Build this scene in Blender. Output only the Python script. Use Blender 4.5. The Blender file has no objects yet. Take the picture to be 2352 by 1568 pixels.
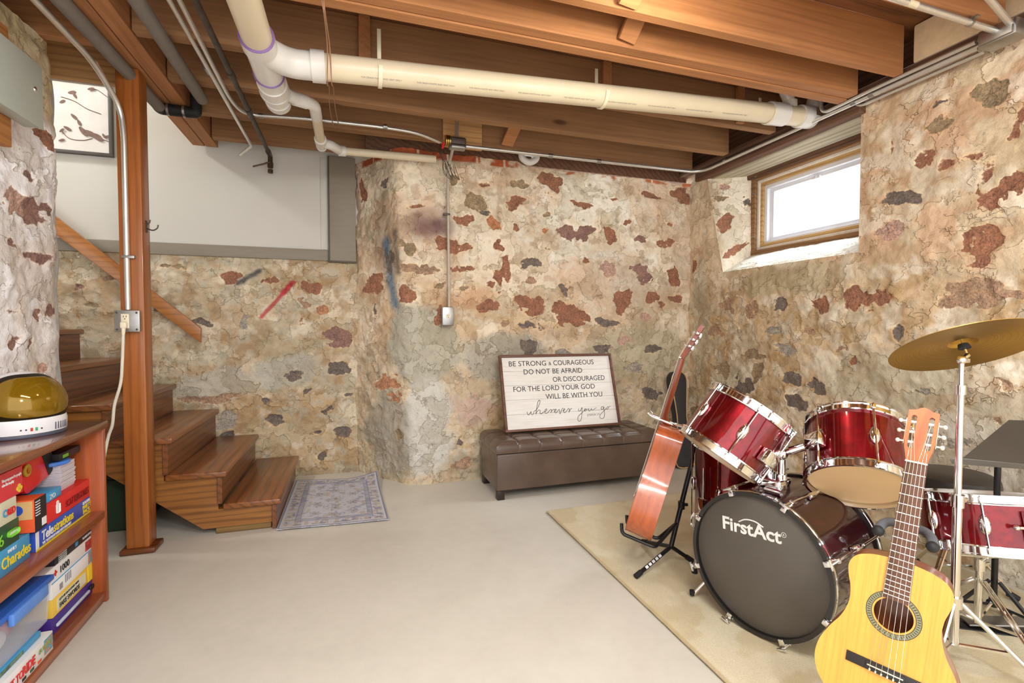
import bpy, bmesh, math, random
import numpy as np
from mathutils import Vector as V, Matrix, Euler
random.seed(7)
scene = bpy.context.scene
col = scene.collection

# ---------------------------------------------------------------- camera
FPX = 1119.0
EYE = V((0, 0, 1.15))
_y, _p = math.radians(18.1), math.radians(1.74)
FW = V((math.sin(_y)*math.cos(_p), math.cos(_y)*math.cos(_p), -math.sin(_p)))
RT = V((math.cos(_y), -math.sin(_y), 0))
UP = RT.cross(FW)
cd = bpy.data.cameras.new('camera')
cam = bpy.data.objects.new('camera', cd)
col.objects.link(cam)
cd.sensor_width = 36.0
cd.lens = FPX/2352*36
cd.clip_start = 0.02
cam.matrix_world = Matrix(((RT.x, UP.x, -FW.x, EYE.x), (RT.y, UP.y, -FW.y, EYE.y), (RT.z, UP.z, -FW.z, EYE.z), (0, 0, 0, 1)))
scene.camera = cam

# ---------------------------------------------------------------- world, lamps, exposure
w = bpy.data.worlds.new('daylight')
scene.world = w
w.use_nodes = True
w.node_tree.nodes['Background'].inputs[0].default_value = (.97, .985, 1.0, 1)
w.node_tree.nodes['Background'].inputs[1].default_value = 1.75
scene.view_settings.view_transform = 'Standard'
scene.view_settings.look = 'None'
scene.view_settings.exposure = 0.55
scene.view_settings.gamma = 1.0

def lamp(name, kind, loc, energy, color=(1, 1, 1), size=.1, aim=None, sx=None, sy=None):
    d = bpy.data.lights.new(name, kind)
    d.energy = energy
    d.color = color
    if kind == 'AREA':
        d.shape = 'RECTANGLE'
        d.size, d.size_y = sx, sy
    elif kind == 'SUN':
        d.angle = size
    else:
        d.shadow_soft_size = size
    o = bpy.data.objects.new(name, d)
    col.objects.link(o)
    o.location = loc
    if aim is not None:
        o.rotation_euler = (V(aim)-V(loc)).to_track_quat('-Z', 'Y').to_euler()
    return o

lamp('ceiling_bulb_light', 'POINT', (1.12, 1.46, 2.31), 8, (1, .90, .76), .05)
lamp('rear_fill_light', 'POINT', (0.5, -.9, 2.2), 66, (1, .97, .93), .12)  # unseen fill lamp added behind the camera
lamp('window_daylight', 'AREA', (4.3, 2.5, 3.7), 260, (.9, .95, 1), aim=(2.6, 2.6, 1.6), sx=1.2, sy=1.2)
lamp('strip_light', 'AREA', (.40, .35, 2.40), 27, (1, .98, .95), aim=(.40, .36, 0), sx=1.2, sy=.12)
lamp('stairwell_light', 'AREA', (-2.7, 3.3, 3.5), 17, (1, .98, .95), aim=(-.9, 3.9, 1.7), sx=.2, sy=.2)

# ---------------------------------------------------------------- helpers
def ray(x, y):
    return FW*FPX + RT*(x-1176) - UP*(y-784)
def hit(x, y, p, n):
    """point of the photograph's line of sight on a real plane (p, n)"""
    r = ray(x, y)
    return EYE + r*((V(p)-EYE).dot(V(n))/r.dot(V(n)))
def onz(x, y, z=0): return hit(x, y, (0, 0, z), (0, 0, 1))
def ony(x, y, v): return hit(x, y, (0, v, 0), (0, 1, 0))
def onx(x, y, v): return hit(x, y, (v, 0, 0), (1, 0, 0))
def depth(x, y, d): return EYE + ray(x, y)*(d/FPX)

def frame(o, ex, ey, ez):
    return Matrix(((ex[0], ey[0], ez[0], o[0]), (ex[1], ey[1], ez[1], o[1]), (ex[2], ey[2], ez[2], o[2]), (0, 0, 0, 1)))
def axis_frame(o, ez, hint=(0, 0, 1)):
    ez = V(ez).normalized()
    h = V(hint)
    if abs(ez.dot(h.normalized())) > .98: h = V((1, 0, 0))
    ex = (h - ez*h.dot(ez)).normalized()
    ey = ez.cross(ex)
    return frame(o, ex, ey, ez)

WM = {}
def tag(o, label, cat, group=None, kind=None):
    if label: o['label'] = label
    if cat: o['category'] = cat
    if group: o['group'] = group
    if kind: o['kind'] = kind
    return o
def thing(name, label, cat, M=None, group=None):
    o = bpy.data.objects.new(name, None)
    col.objects.link(o)
    o.empty_display_size = .05
    if M is None: M = Matrix()
    if not isinstance(M, Matrix): M = Matrix.Translation(V(M))
    o.matrix_world = M
    WM[o.name] = M
    return tag(o, label, cat, group)

class MB:
    """collects shapes; build() links them as one mesh object"""
    def __init__(s): s.bm = bmesh.new()
    def _merge(s, b, M=None):
        if M is not None: b.transform(M)
        me = bpy.data.meshes.new('t')
        b.to_mesh(me); b.free()
        s.bm.from_mesh(me)
        bpy.data.meshes.remove(me)
        return s
    def box(s, lo, hi, bev=0, M=None, seg=2):
        b = bmesh.new()
        bmesh.ops.create_cube(b, size=1)
        lo, hi = V(lo), V(hi)
        for v in b.verts:
            v.co = V([(lo[i]+hi[i])/2 + v.co[i]*abs(hi[i]-lo[i]) for i in range(3)])
        if bev: bmesh.ops.bevel(b, geom=b.edges[:], offset=bev, segments=seg, affect='EDGES', profile=.5)
        return s._merge(b, M)
    def cyl(s, p0, p1, r0, r1=None, n=20, M=None, caps=True):
        p0, p1 = V(p0), V(p1)
        b = bmesh.new()
        d = p1-p0
        bmesh.ops.create_cone(b, cap_ends=caps, segments=n, radius1=r0, radius2=r0 if r1 is None else r1, depth=d.length)
        b.transform(Matrix.Translation((p0+p1)/2) @ d.to_track_quat('Z', 'Y').to_matrix().to_4x4())
        return s._merge(b, M)
    def lathe(s, prof, M=None, n=32, a0=0, a1=2*math.pi):
        b = bmesh.new()
        full = abs(a1-a0-2*math.pi) < 1e-5
        k = n if full else n+1
        rows = []
        for r, z in prof:
            if r < 1e-6 and full: rows.append([b.verts.new((0, 0, z))])
            else: rows.append([b.verts.new((r*math.cos(a0+(a1-a0)*i/n), r*math.sin(a0+(a1-a0)*i/n), z)) for i in range(k)])
        for A, B in zip(rows, rows[1:]):
            for i in range(n):
                j = (i+1) % k
                if len(A) == 1 and len(B) == 1: continue
                if len(A) == 1: b.faces.new((A[0], B[j], B[i]))
                elif len(B) == 1: b.faces.new((A[i], A[j], B[0]))
                else: b.faces.new((A[i], A[j], B[j], B[i]))
        bmesh.ops.recalc_face_normals(b, faces=b.faces[:])
        return s._merge(b, M)
    def tube(s, pts, r, n=10, smooth=0, M=None, closed=False, caps=True):
        pts = [V(p) for p in pts]
        if smooth and len(pts) > 2: pts = catmull(pts, smooth, closed)
        rr = r if isinstance(r, (list, tuple)) else None
        b = bmesh.new()
        rings = []
        prev = None
        m = len(pts)
        for i, p in enumerate(pts):
            if closed: t = pts[(i+1) % m]-pts[i-1]
            else: t = pts[min(i+1, m-1)]-pts[max(i-1, 0)]
            if t.length < 1e-9: t = V((0, 0, 1))
            t.normalize()
            if prev is None:
                prev = t.orthogonal().normalized()
            prev = (prev - t*prev.dot(t))
            if prev.length < 1e-6: prev = t.orthogonal()
            prev.normalize()
            q = t.cross(prev)
            ri = r if rr is None else rr[0]+(rr[1]-rr[0])*i/(m-1)
            rings.append([b.verts.new(p + (prev*math.cos(2*math.pi*k/n)+q*math.sin(2*math.pi*k/n))*ri) for k in range(n)])
        pairs = list(zip(rings, rings[1:]))
        if closed: pairs.append((rings[-1], rings[0]))
        for A, B in pairs:
            for k in range(n): b.faces.new((A[k], A[(k+1) % n], B[(k+1) % n], B[k]))
        if caps and not closed:
            b.faces.new(rings[0][::-1]); b.faces.new(rings[-1])
        bmesh.ops.recalc_face_normals(b, faces=b.faces[:])
        return s._merge(b, M)
    def prism(s, poly, z0, z1, M=None, bev=0, holes=()):
        b = bmesh.new()
        loops = [poly]+list(holes)
        edges = []
        for lp in loops:
            vs = [b.verts.new((p[0], p[1], z0)) for p in lp]
            for i in range(len(vs)): edges.append(b.edges.new((vs[i], vs[(i+1) % len(vs)])))
        if len(loops) == 1: b.faces.new(b.verts[:])
        else: bmesh.ops.triangle_fill(b, edges=edges, use_beauty=True)
        r = bmesh.ops.extrude_face_region(b, geom=b.faces[:])
        for e in r['geom']:
            if isinstance(e, bmesh.types.BMVert): e.co.z = z1
        bmesh.ops.recalc_face_normals(b, faces=b.faces[:])
        if bev:
            es = [e for e in b.edges if len(e.link_faces) == 2 and e.calc_face_angle(0) > .9]
            bmesh.ops.bevel(b, geom=es, offset=bev, segments=2, affect='EDGES', profile=.5)
        return s._merge(b, M)
    def ball(s, c, r, sc=(1, 1, 1), M=None, n=20):
        b = bmesh.new()
        bmesh.ops.create_uvsphere(b, u_segments=n, v_segments=n//2+2, radius=r)
        for v in b.verts: v.co = V((v.co.x*sc[0]+c[0], v.co.y*sc[1]+c[1], v.co.z*sc[2]+c[2]))
        return s._merge(b, M)
    def quad(s, a, b_, c, d):
        vs = [s.bm.verts.new(V(p)) for p in (a, b_, c, d)]
        s.bm.faces.new(vs)
        return s
    def build(s, name, m, parent=None, world=False, flat=False, ang=38):
        """world=True: shapes were given in world space, bring them into the parent's frame"""
        me = bpy.data.meshes.new(name)
        M = None
        if parent is not None: M = WM[parent.name]
        if world and M is not None: s.bm.transform(M.inverted())
        s.bm.to_mesh(me); s.bm.free()
        if not flat:
            me.polygons.foreach_set('use_smooth', [True]*len(me.polygons))
            me.set_sharp_from_angle(angle=math.radians(ang))
        me.materials.append(m)
        o = bpy.data.objects.new(name, me)
        col.objects.link(o)
        if parent is not None:
            o.parent = parent
            WM[o.name] = M
        else:
            WM[o.name] = Matrix()
            # put the origin at the thing's base
            if len(me.vertices):
                n_ = len(me.vertices)
                a = np.empty(n_*3); me.vertices.foreach_get('co', a); a = a.reshape(-1, 3)
                c = V(((a[:, 0].min()+a[:, 0].max())/2, (a[:, 1].min()+a[:, 1].max())/2, a[:, 2].min()))
                me.transform(Matrix.Translation(-c))
                o.location = c
                WM[o.name] = Matrix.Translation(c)
        return o

def catmull(P, k, closed=False):
    out = []
    n = len(P)
    rng = range(n) if closed else range(n-1)
    for i in rng:
        p1, p2 = P[i], P[(i+1) % n]
        p0 = P[i-1] if (closed or i > 0) else p1*2-p2
        p3 = P[(i+2) % n] if (closed or i < n-2) else p2*2-p1
        for j in range(k):
            t = j/k
            out.append(.5*((2*p1)+(p2-p0)*t+(2*p0-5*p1+4*p2-p3)*t*t+(3*p1-p0-3*p2+p3)*t**3))
    if not closed: out.append(P[-1])
    return out
def bend(pts, r, k=6):
    """polyline with its corners rounded to radius r"""
    pts = [V(p) for p in pts]
    out = [pts[0]]
    for a, b, c in zip(pts, pts[1:], pts[2:]):
        u, v = (a-b), (c-b)
        d = min(r, u.length*.49, v.length*.49)
        p, q = b+u.normalized()*d, b+v.normalized()*d
        for i in range(k+1):
            t = i/k
            out.append(p*(1-t)**2+b*2*t*(1-t)+q*t*t)
    out.append(pts[-1])
    return out

_tid = [0]
def text(name, s, size, m, parent, M, align='LEFT', ext=.0006, sx=1.0, bold=0.0, shear=0.0, spacing=1.0):
    """lettering as a thin raised mesh; M is local to the parent"""
    c = bpy.data.curves.new('lettering', 'FONT')
    c.body = s; c.size = size; c.extrude = ext; c.align_x = align; c.offset = bold; c.shear = shear
    c.space_character = spacing
    c.resolution_u = 3
    o = bpy.data.objects.new('lettering_tmp', c)
    col.objects.link(o)
    bpy.context.view_layer.update()
    me = bpy.data.meshes.new_from_object(o.evaluated_get(bpy.context.evaluated_depsgraph_get()))
    bpy.data.objects.remove(o)
    bpy.data.curves.remove(c)
    me.transform(M @ Matrix.Diagonal((sx, 1, 1, 1)))
    me.materials.clear(); me.materials.append(m)
    q = bpy.data.objects.new(name, me)
    col.objects.link(q)
    q.parent = parent
    WM[q.name] = WM[parent.name]
    return q

# ---------------------------------------------------------------- materials
def lin(c):
    r = []
    for x in c[:3]:
        x = x/255.0
        r.append(x/12.92 if x <= .04045 else ((x+.055)/1.055)**2.4)
    return (*r, 1.0)
def nd(nt, t, **kw):
    n = nt.nodes.new(t)
    for k, v in kw.items():
        if k.startswith('i_'): n.inputs[k[2:].replace('_', ' ')].default_value = v
        else: setattr(n, k, v)
    return n
def ramp(nt, stops, mode='LINEAR'):
    n = nt.nodes.new('ShaderNodeValToRGB')
    e = n.color_ramp.elements
    n.color_ramp.interpolation = mode
    while len(e) < len(stops): e.new(.5)
    for x, (p, c) in zip(e, stops):
        x.position = p
        x.color = c if len(c) == 4 else lin(c)
    return n
_mc = {}
def base(name):
    m = bpy.data.materials.new(name)
    m.use_nodes = True
    return m, m.node_tree, m.node_tree.nodes['Principled BSDF']
def mix(nt, a, b, fac, blend='MIX'):
    n = nd(nt, 'ShaderNodeMix', data_type='RGBA', blend_type=blend)
    for s, v in ((0, fac), (6, a), (7, b)):
        if hasattr(v, 'links') or hasattr(v, 'is_linked'): nt.links.new(v, n.inputs[s])
        else: n.inputs[s].default_value = v
    return n.outputs[2]
def coords(nt, scale=(1, 1, 1), rnd=False):
    tc = nd(nt, 'ShaderNodeTexCoord')
    mp = nd(nt, 'ShaderNodeMapping')
    mp.inputs['Scale'].default_value = scale
    nt.links.new(tc.outputs['Object'], mp.inputs['Vector'])
    if rnd:
        oi = nd(nt, 'ShaderNodeObjectInfo')
        mu = nd(nt, 'ShaderNodeVectorMath', operation='SCALE')
        mu.inputs[0].default_value = (37, 23, 51)
        nt.links.new(oi.outputs['Random'], mu.inputs['Scale'])
        nt.links.new(mu.outputs[0], mp.inputs['Location'])
    return mp.outputs[0]
def noise(nt, vec, scale, detail=4, rough=.55, dist=0):
    n = nd(nt, 'ShaderNodeTexNoise')
    n.inputs['Scale'].default_value = scale
    n.inputs['Detail'].default_value = detail
    n.inputs['Roughness'].default_value = rough
    n.inputs['Distortion'].default_value = dist
    nt.links.new(vec, n.inputs['Vector'])
    return n
def bumpn(nt, bs, h, strength=.3, dist=.01):
    b = nd(nt, 'ShaderNodeBump')
    b.inputs['Strength'].default_value = strength
    b.inputs['Distance'].default_value = dist
    nt.links.new(h, b.inputs['Height'])
    nt.links.new(b.outputs[0], bs.inputs['Normal'])
def mat(name, rgb, rough=.5, metal=0, var=.08, vs=12, stretch=(1, 1, 1), bump=0, bs=60, coat=0, trans=0, ior=1.45, spec=.5, sheen=0):
    key = (name,)
    if key in _mc: return _mc[key]
    m, nt, b = base(name)
    c = lin(rgb)
    vec = coords(nt, stretch)
    n = noise(nt, vec, vs, 4)
    lo = tuple(x*(1-var) for x in c[:3])+(1,)
    hi = tuple(min(1, x*(1+var)) for x in c[:3])+(1,)
    r = ramp(nt, [(.3, lo), (.7, hi)])
    nt.links.new(n.outputs['Fac'], r.inputs[0])
    nt.links.new(r.outputs[0], b.inputs['Base Color'])
    b.inputs['Roughness'].default_value = rough
    b.inputs['Metallic'].default_value = metal
    b.inputs['Coat Weight'].default_value = coat
    b.inputs['Coat Roughness'].default_value = .06
    b.inputs['Transmission Weight'].default_value = trans
    b.inputs['IOR'].default_value = ior
    b.inputs['Specular IOR Level'].default_value = spec
    b.inputs['Sheen Weight'].default_value = sheen
    if bump:
        n2 = noise(nt, vec, bs, 5)
        bumpn(nt, b, n2.outputs['Fac'], bump, .004)
    _mc[key] = m
    return m
def wood(name, light, dark, axis=0, rough=.5, coat=0, scale=1.0, knots=True, wave=.4, contrast=1.0):
    if name in _mc: return _mc[name]
    m, nt, b = base(name)
    st = [10.0*scale]*3
    st[axis] = .9*scale
    vec = coords(nt, st, rnd=True)
    n1 = noise(nt, vec, 1.6, 6, .6, 1.2)
    wv = nd(nt, 'ShaderNodeTexWave')
    wv.wave_type = 'RINGS'
    wv.rings_direction = 'XYZ'[axis]
    wv.inputs['Scale'].default_value = .9
    wv.inputs['Distortion'].default_value = 5.0
    wv.inputs['Detail'].default_value = 3
    wv.inputs['Detail Scale'].default_value = 1.4
    nt.links.new(vec, wv.inputs['Vector'])
    r1 = ramp(nt, [(.5-.35/contrast, dark), (.5+.3/contrast, light)])
    nt.links.new(n1.outputs['Fac'], r1.inputs[0])
    r2 = ramp(nt, [(0, tuple(x*.82 for x in dark)), (.5, light)])
    nt.links.new(wv.outputs['Fac'], r2.inputs[0])
    c = mix(nt, r1.outputs[0], r2.outputs[0], wave)
    fine = list(st); fine = [x*9 for x in fine]; fine[axis] = 2*scale
    v2 = coords(nt, fine, rnd=True)
    n2 = noise(nt, v2, 1.0, 3)
    r3 = ramp(nt, [(.35, (.72, .70, .68, 1)), (.6, (1, 1, 1, 1))])
    nt.links.new(n2.outputs['Fac'], r3.inputs[0])
    c = mix(nt, c, r3.outputs[0], .55, 'MULTIPLY')
    big = coords(nt, (1.3, 1.3, 1.3), rnd=True)
    n3 = noise(nt, big, 1.5, 3)
    r4 = ramp(nt, [(.3, (.78, .76, .74, 1)), (.65, (1.0, 1.0, 1.0, 1))])
    nt.links.new(n3.outputs['Fac'], r4.inputs[0])
    c = mix(nt, c, r4.outputs[0], .6, 'MULTIPLY')
    if knots:
        kv = [3.2*scale]*3; kv[axis] = 1.1*scale
        vo = nd(nt, 'ShaderNodeTexVoronoi')
        vo.inputs['Scale'].default_value = 1.0
        nt.links.new(coords(nt, kv, rnd=True), vo.inputs['Vector'])
        r5 = ramp(nt, [(.035, (.22, .13, .08, 1)), (.07, (1, 1, 1, 1))])
        nt.links.new(vo.outputs['Distance'], r5.inputs[0])
        c = mix(nt, c, r5.outputs[0], .8, 'MULTIPLY')
    nt.links.new(c, b.inputs['Base Color'])
    b.inputs['Roughness'].default_value = rough
    b.inputs['Coat Weight'].default_value = coat
    b.inputs['Coat Roughness'].default_value = .12
    bumpn(nt, b, n2.outputs['Fac'], .25, .002)
    _mc[name] = m
    return m

JO = wood('joist_wood', (206, 146, 94), (172, 112, 66), 0, .75, wave=.14, contrast=.8)
JOD = wood('aged_joist_wood', (176, 132, 90), (140, 100, 66), 0, .8, wave=.12, contrast=.8)
JOY = wood('beam_wood', (196, 138, 90), (160, 104, 62), 1, .75, wave=.14, contrast=.8)
SUB = wood('subfloor_wood', (150, 98, 58), (105, 64, 34), 0, .8)
PALEJ = wood('pale_pine', (226, 178, 118), (200, 146, 88), 0, .7)
POSTW = wood('stained_post', (188, 112, 48), (134, 70, 26), 2, .4, .25, wave=.25)
TREAD = wood('stained_tread', (156, 96, 48), (100, 56, 24), 1, .35, .35, knots=False, contrast=1.5)
RISER = wood('stained_riser', (142, 86, 44), (94, 52, 24), 1, .4, .3, knots=False, contrast=1.5)
STRING = wood('stained_stringer', (170, 112, 50), (112, 68, 24), 0, .45, .2, contrast=1.4)
RAILW = wood('stained_rail', (200, 132, 60), (156, 92, 36), 0, .4, .25, wave=.25)
SHELF = wood('bookcase_wood', (176, 92, 44), (134, 62, 26), 0, .35, .4, knots=False)
SHELFZ = wood('bookcase_side_wood', (190, 98, 46), (144, 66, 28), 2, .35, .4, knots=False)
OLDW = wood('weathered_plank', (206, 196, 172), (160, 146, 120), 1, .85)
DARKW = wood('old_brown_plank', (128, 92, 68), (84, 58, 42), 1, .85)
CHROME = mat('chrome', (236, 236, 236), .09, 1, 0.02)
STEEL = mat('galvanised_steel', (172, 172, 170), .4, 1, .06, 30)
EMT = mat('conduit_steel', (226, 225, 220), .34, .8, .05, 20)
PVC = mat('cream_pvc', (226, 213, 184), .35, 0, .03, 6)
PVCW = mat('white_pvc', (228, 226, 220), .3, 0, .02, 6)
PURPLE = mat('purple_primer', (128, 98, 156), .5)
BLACKR = mat('black_rubber', (30, 30, 31), .6, 0, .2, 30)
BLACKM = mat('black_metal', (26, 26, 27), .35, 0, .2, 30)
GREYF = mat('grey_pipe_foam', (122, 114, 106), .8, 0, .06, 20)
IRON = mat('old_iron', (92, 84, 76), .5, .7, .3, 20)
BRASS = mat('brass', (196, 160, 84), .3, 1, .1, 20)
WHITEP = mat('white_wall_paint', (212, 209, 200), .7, 0, .02, 3)
GREYP = mat('grey_trim_paint', (146, 137, 122), .55, 0, .05, 8, (1, 1, 8))
RED = mat('printed_red', (216, 42, 40), .35)
WHITE = mat('printed_white', (238, 238, 238), .4, var=.02)
INK = mat('black_ink', (36, 36, 38), .55)
YEL = mat('printed_yellow', (238, 214, 60), .4)
BLUE = mat('printed_blue', (48, 84, 186), .35)
# ---------------------------------------------------------------- stone walls
_tab = np.random.RandomState(11).rand(256, 256)
def vnoise(x, y, s=0):
    x = np.asarray(x, float)+s*17.13; y = np.asarray(y, float)+s*9.71
    xi = np.floor(x).astype(int); yi = np.floor(y).astype(int)
    fx = x-xi; fy = y-yi
    fx = fx*fx*(3-2*fx); fy = fy*fy*(3-2*fy)
    g = lambda a, b: _tab[a & 255, b & 255]
    return (g(xi, yi)*(1-fx)+g(xi+1, yi)*fx)*(1-fy)+(g(xi, yi+1)*(1-fx)+g(xi+1, yi+1)*fx)*fy
def fbm(x, y, f, o=4, s=0):
    t = 0; a = .5
    for i in range(o):
        t = t+a*vnoise(x*f, y*f, s+i*3); a *= .5; f *= 2.03
    return t/(1-.5**o)
def sst(a, b, x):
    t = np.clip((x-a)/(b-a), 0, 1)
    return t*t*(3-2*t)
SC = {'r': (164, 117, 92), 'o': (164, 146, 116), 'd': (128, 118, 110), 'p': (200, 168, 154), 'b': (184, 154, 128), 'g': (176, 170, 158), 'n': (196, 138, 98), 's': (154, 122, 112), 'k': (198, 146, 112)}

def wall_material(name, glossy=.75, mottle=(.80, 1.08), warm=1.0):
    m, nt, b = base(name)
    L = nt.links.new
    tc = nd(nt, 'ShaderNodeTexCoord').outputs['Object']
    at = lambda n: nd(nt, 'ShaderNodeAttribute', attribute_name=n)
    st, sc, bc = at('stone'), at('stone_colour'), at('plaster_colour')
    ne = noise(nt, tc, 38, 5, .62)
    def mth(op, a, c, d=None):
        n = nd(nt, 'ShaderNodeMath', operation=op)
        for i, v in enumerate((a, c, d)):
            if v is None: continue
            if hasattr(v, 'is_linked'): L(v, n.inputs[i])
            else: n.inputs[i].default_value = v
        return n.outputs[0]
    e = mth('MULTIPLY_ADD', ne.outputs['Fac'], .030, -.015)
    s = mth('ADD', st.outputs['Fac'], e)
    mr = nd(nt, 'ShaderNodeMapRange', interpolation_type='SMOOTHSTEP')
    mr.inputs[1].default_value = -.003; mr.inputs[2].default_value = .004
    L(s, mr.inputs[0])
    mask = mr.outputs[0]
    rim = nd(nt, 'ShaderNodeMapRange', interpolation_type='SMOOTHSTEP')
    rim.inputs[1].default_value = -.014; rim.inputs[2].default_value = -.001
    L(s, rim.inputs[0])
    # plaster: mottling, blotches and hairline cracks
    n1 = noise(nt, tc, 5.5, 6, .58, .1)
    r1 = ramp(nt, [(.30, (mottle[0], mottle[0]*.97, mottle[0]*.91, 1)), (.5, (.98, .975, .96, 1)), (.70, (mottle[1], mottle[1], mottle[1], 1))])
    L(n1.outputs['Fac'], r1.inputs[0])
    n2 = noise(nt, tc, 26, 6, .7)
    r2 = ramp(nt, [(.3, (.80, .76, .69, 1)), (.52, (1, 1, 1, 1))])
    L(n2.outputs['Fac'], r2.inputs[0])
    c = mix(nt, bc.outputs['Color'], r1.outputs[0], 1, 'MULTIPLY')
    c = mix(nt, c, r2.outputs[0], .75, 'MULTIPLY')
    nw = noise(nt, tc, 3.2, 4, .6)
    ad = nd(nt, 'ShaderNodeVectorMath', operation='MULTIPLY_ADD')
    L(nw.outputs['Color'], ad.inputs[0]); ad.inputs[1].default_value = (.36, .36, .36); L(tc, ad.inputs[2])
    vo = nd(nt, 'ShaderNodeTexVoronoi', feature='DISTANCE_TO_EDGE')
    vo.inputs['Scale'].default_value = 6.5
    L(ad.outputs[0], vo.inputs['Vector'])
    crk = ramp(nt, [(0, (0, 0, 0, 1)), (.011, (1, 1, 1, 1))])
    L(vo.outputs['Distance'], crk.inputs[0])
    nm = noise(nt, tc, 7.0, 3)
    cm = ramp(nt, [(.54, (1, 1, 1, 1)), (.60, (0, 0, 0, 1))])
    L(nm.outputs['Fac'], cm.inputs[0])
    ck = mix(nt, crk.outputs[0], cm.outputs[0], 1, 'LIGHTEN')
    ckc = mix(nt, (.5, .40, .31, 1), (1, 1, 1, 1), ck)
    c = mix(nt, c, ckc, .75, 'MULTIPLY')
    np_ = noise(nt, tc, 60, 4, .65)
    nq_ = noise(nt, tc, 3.0, 3, .6)
    pt_ = ramp(nt, [(.27, (.30, .23, .16, 1)), (.38, (1, 1, 1, 1))]); L(np_.outputs['Fac'], pt_.inputs[0])
    pm_ = ramp(nt, [(.45, (0, 0, 0, 1)), (.60, (1, 1, 1, 1))]); L(nq_.outputs['Fac'], pm_.inputs[0])
    c = mix(nt, c, mix(nt, c, pt_.outputs[0], 1, 'MULTIPLY'), pm_.outputs[0])
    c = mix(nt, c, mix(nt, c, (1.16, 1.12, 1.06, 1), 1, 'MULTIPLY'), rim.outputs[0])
    # overlapping coats of plaster: ledges with pale lips and a painted shadow line
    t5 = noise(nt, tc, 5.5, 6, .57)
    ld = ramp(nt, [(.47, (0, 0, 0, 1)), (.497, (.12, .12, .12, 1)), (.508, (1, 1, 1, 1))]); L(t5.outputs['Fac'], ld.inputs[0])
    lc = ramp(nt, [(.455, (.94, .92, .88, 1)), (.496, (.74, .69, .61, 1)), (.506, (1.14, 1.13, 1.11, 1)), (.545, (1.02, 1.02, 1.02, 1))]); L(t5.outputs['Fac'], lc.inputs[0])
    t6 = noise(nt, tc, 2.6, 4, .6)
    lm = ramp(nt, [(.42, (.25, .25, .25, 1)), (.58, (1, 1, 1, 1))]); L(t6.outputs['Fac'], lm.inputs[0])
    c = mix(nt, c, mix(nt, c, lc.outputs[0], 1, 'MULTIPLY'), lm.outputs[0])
    # stone: speckled
    n3 = noise(nt, tc, 90, 4, .7)
    r3 = ramp(nt, [(.32, (.58, .56, .56, 1)), (.5, (1.0, .98, .96, 1)), (.68, (1.5, 1.42, 1.36, 1))])
    L(n3.outputs['Fac'], r3.inputs[0])
    n4 = noise(nt, tc, 14, 4, .6)
    r4 = ramp(nt, [(.35, (.82, .82, .84, 1)), (.62, (1.25, 1.2, 1.17, 1))])
    L(n4.outputs['Fac'], r4.inputs[0])
    s2 = mix(nt, sc.outputs['Color'], r3.outputs[0], 1, 'MULTIPLY')
    s2 = mix(nt, s2, r4.outputs[0], .8, 'MULTIPLY')
    L(mix(nt, c, s2, mask), b.inputs['Base Color'])
    b.inputs['Roughness'].default_value = glossy
    # relief
    h1 = noise(nt, tc, 9, 5, .52, .12)
    h = mth('MULTIPLY', h1.outputs['Fac'], 1.0)
    h = mth('ADD', h, mth('MULTIPLY', n3.outputs['Fac'], mth('MULTIPLY_ADD', mask, .35, .08)))
    h = mth('ADD', h, mth('MULTIPLY', mask, -.28))
    ldv = nd(nt, 'ShaderNodeRGBToBW'); L(ld.outputs[0], ldv.inputs[0])
    h = mth('ADD', h, mth('MULTIPLY', ldv.outputs[0], .22))
    ckv = nd(nt, 'ShaderNodeRGBToBW'); L(ck, ckv.inputs[0])
    h = mth('ADD', h, mth('MULTIPLY', ckv.outputs[0], .16))
    bumpn(nt, b, h, .85, .03)
    return m
WALLM = wall_material('fieldstone_plaster')

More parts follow.
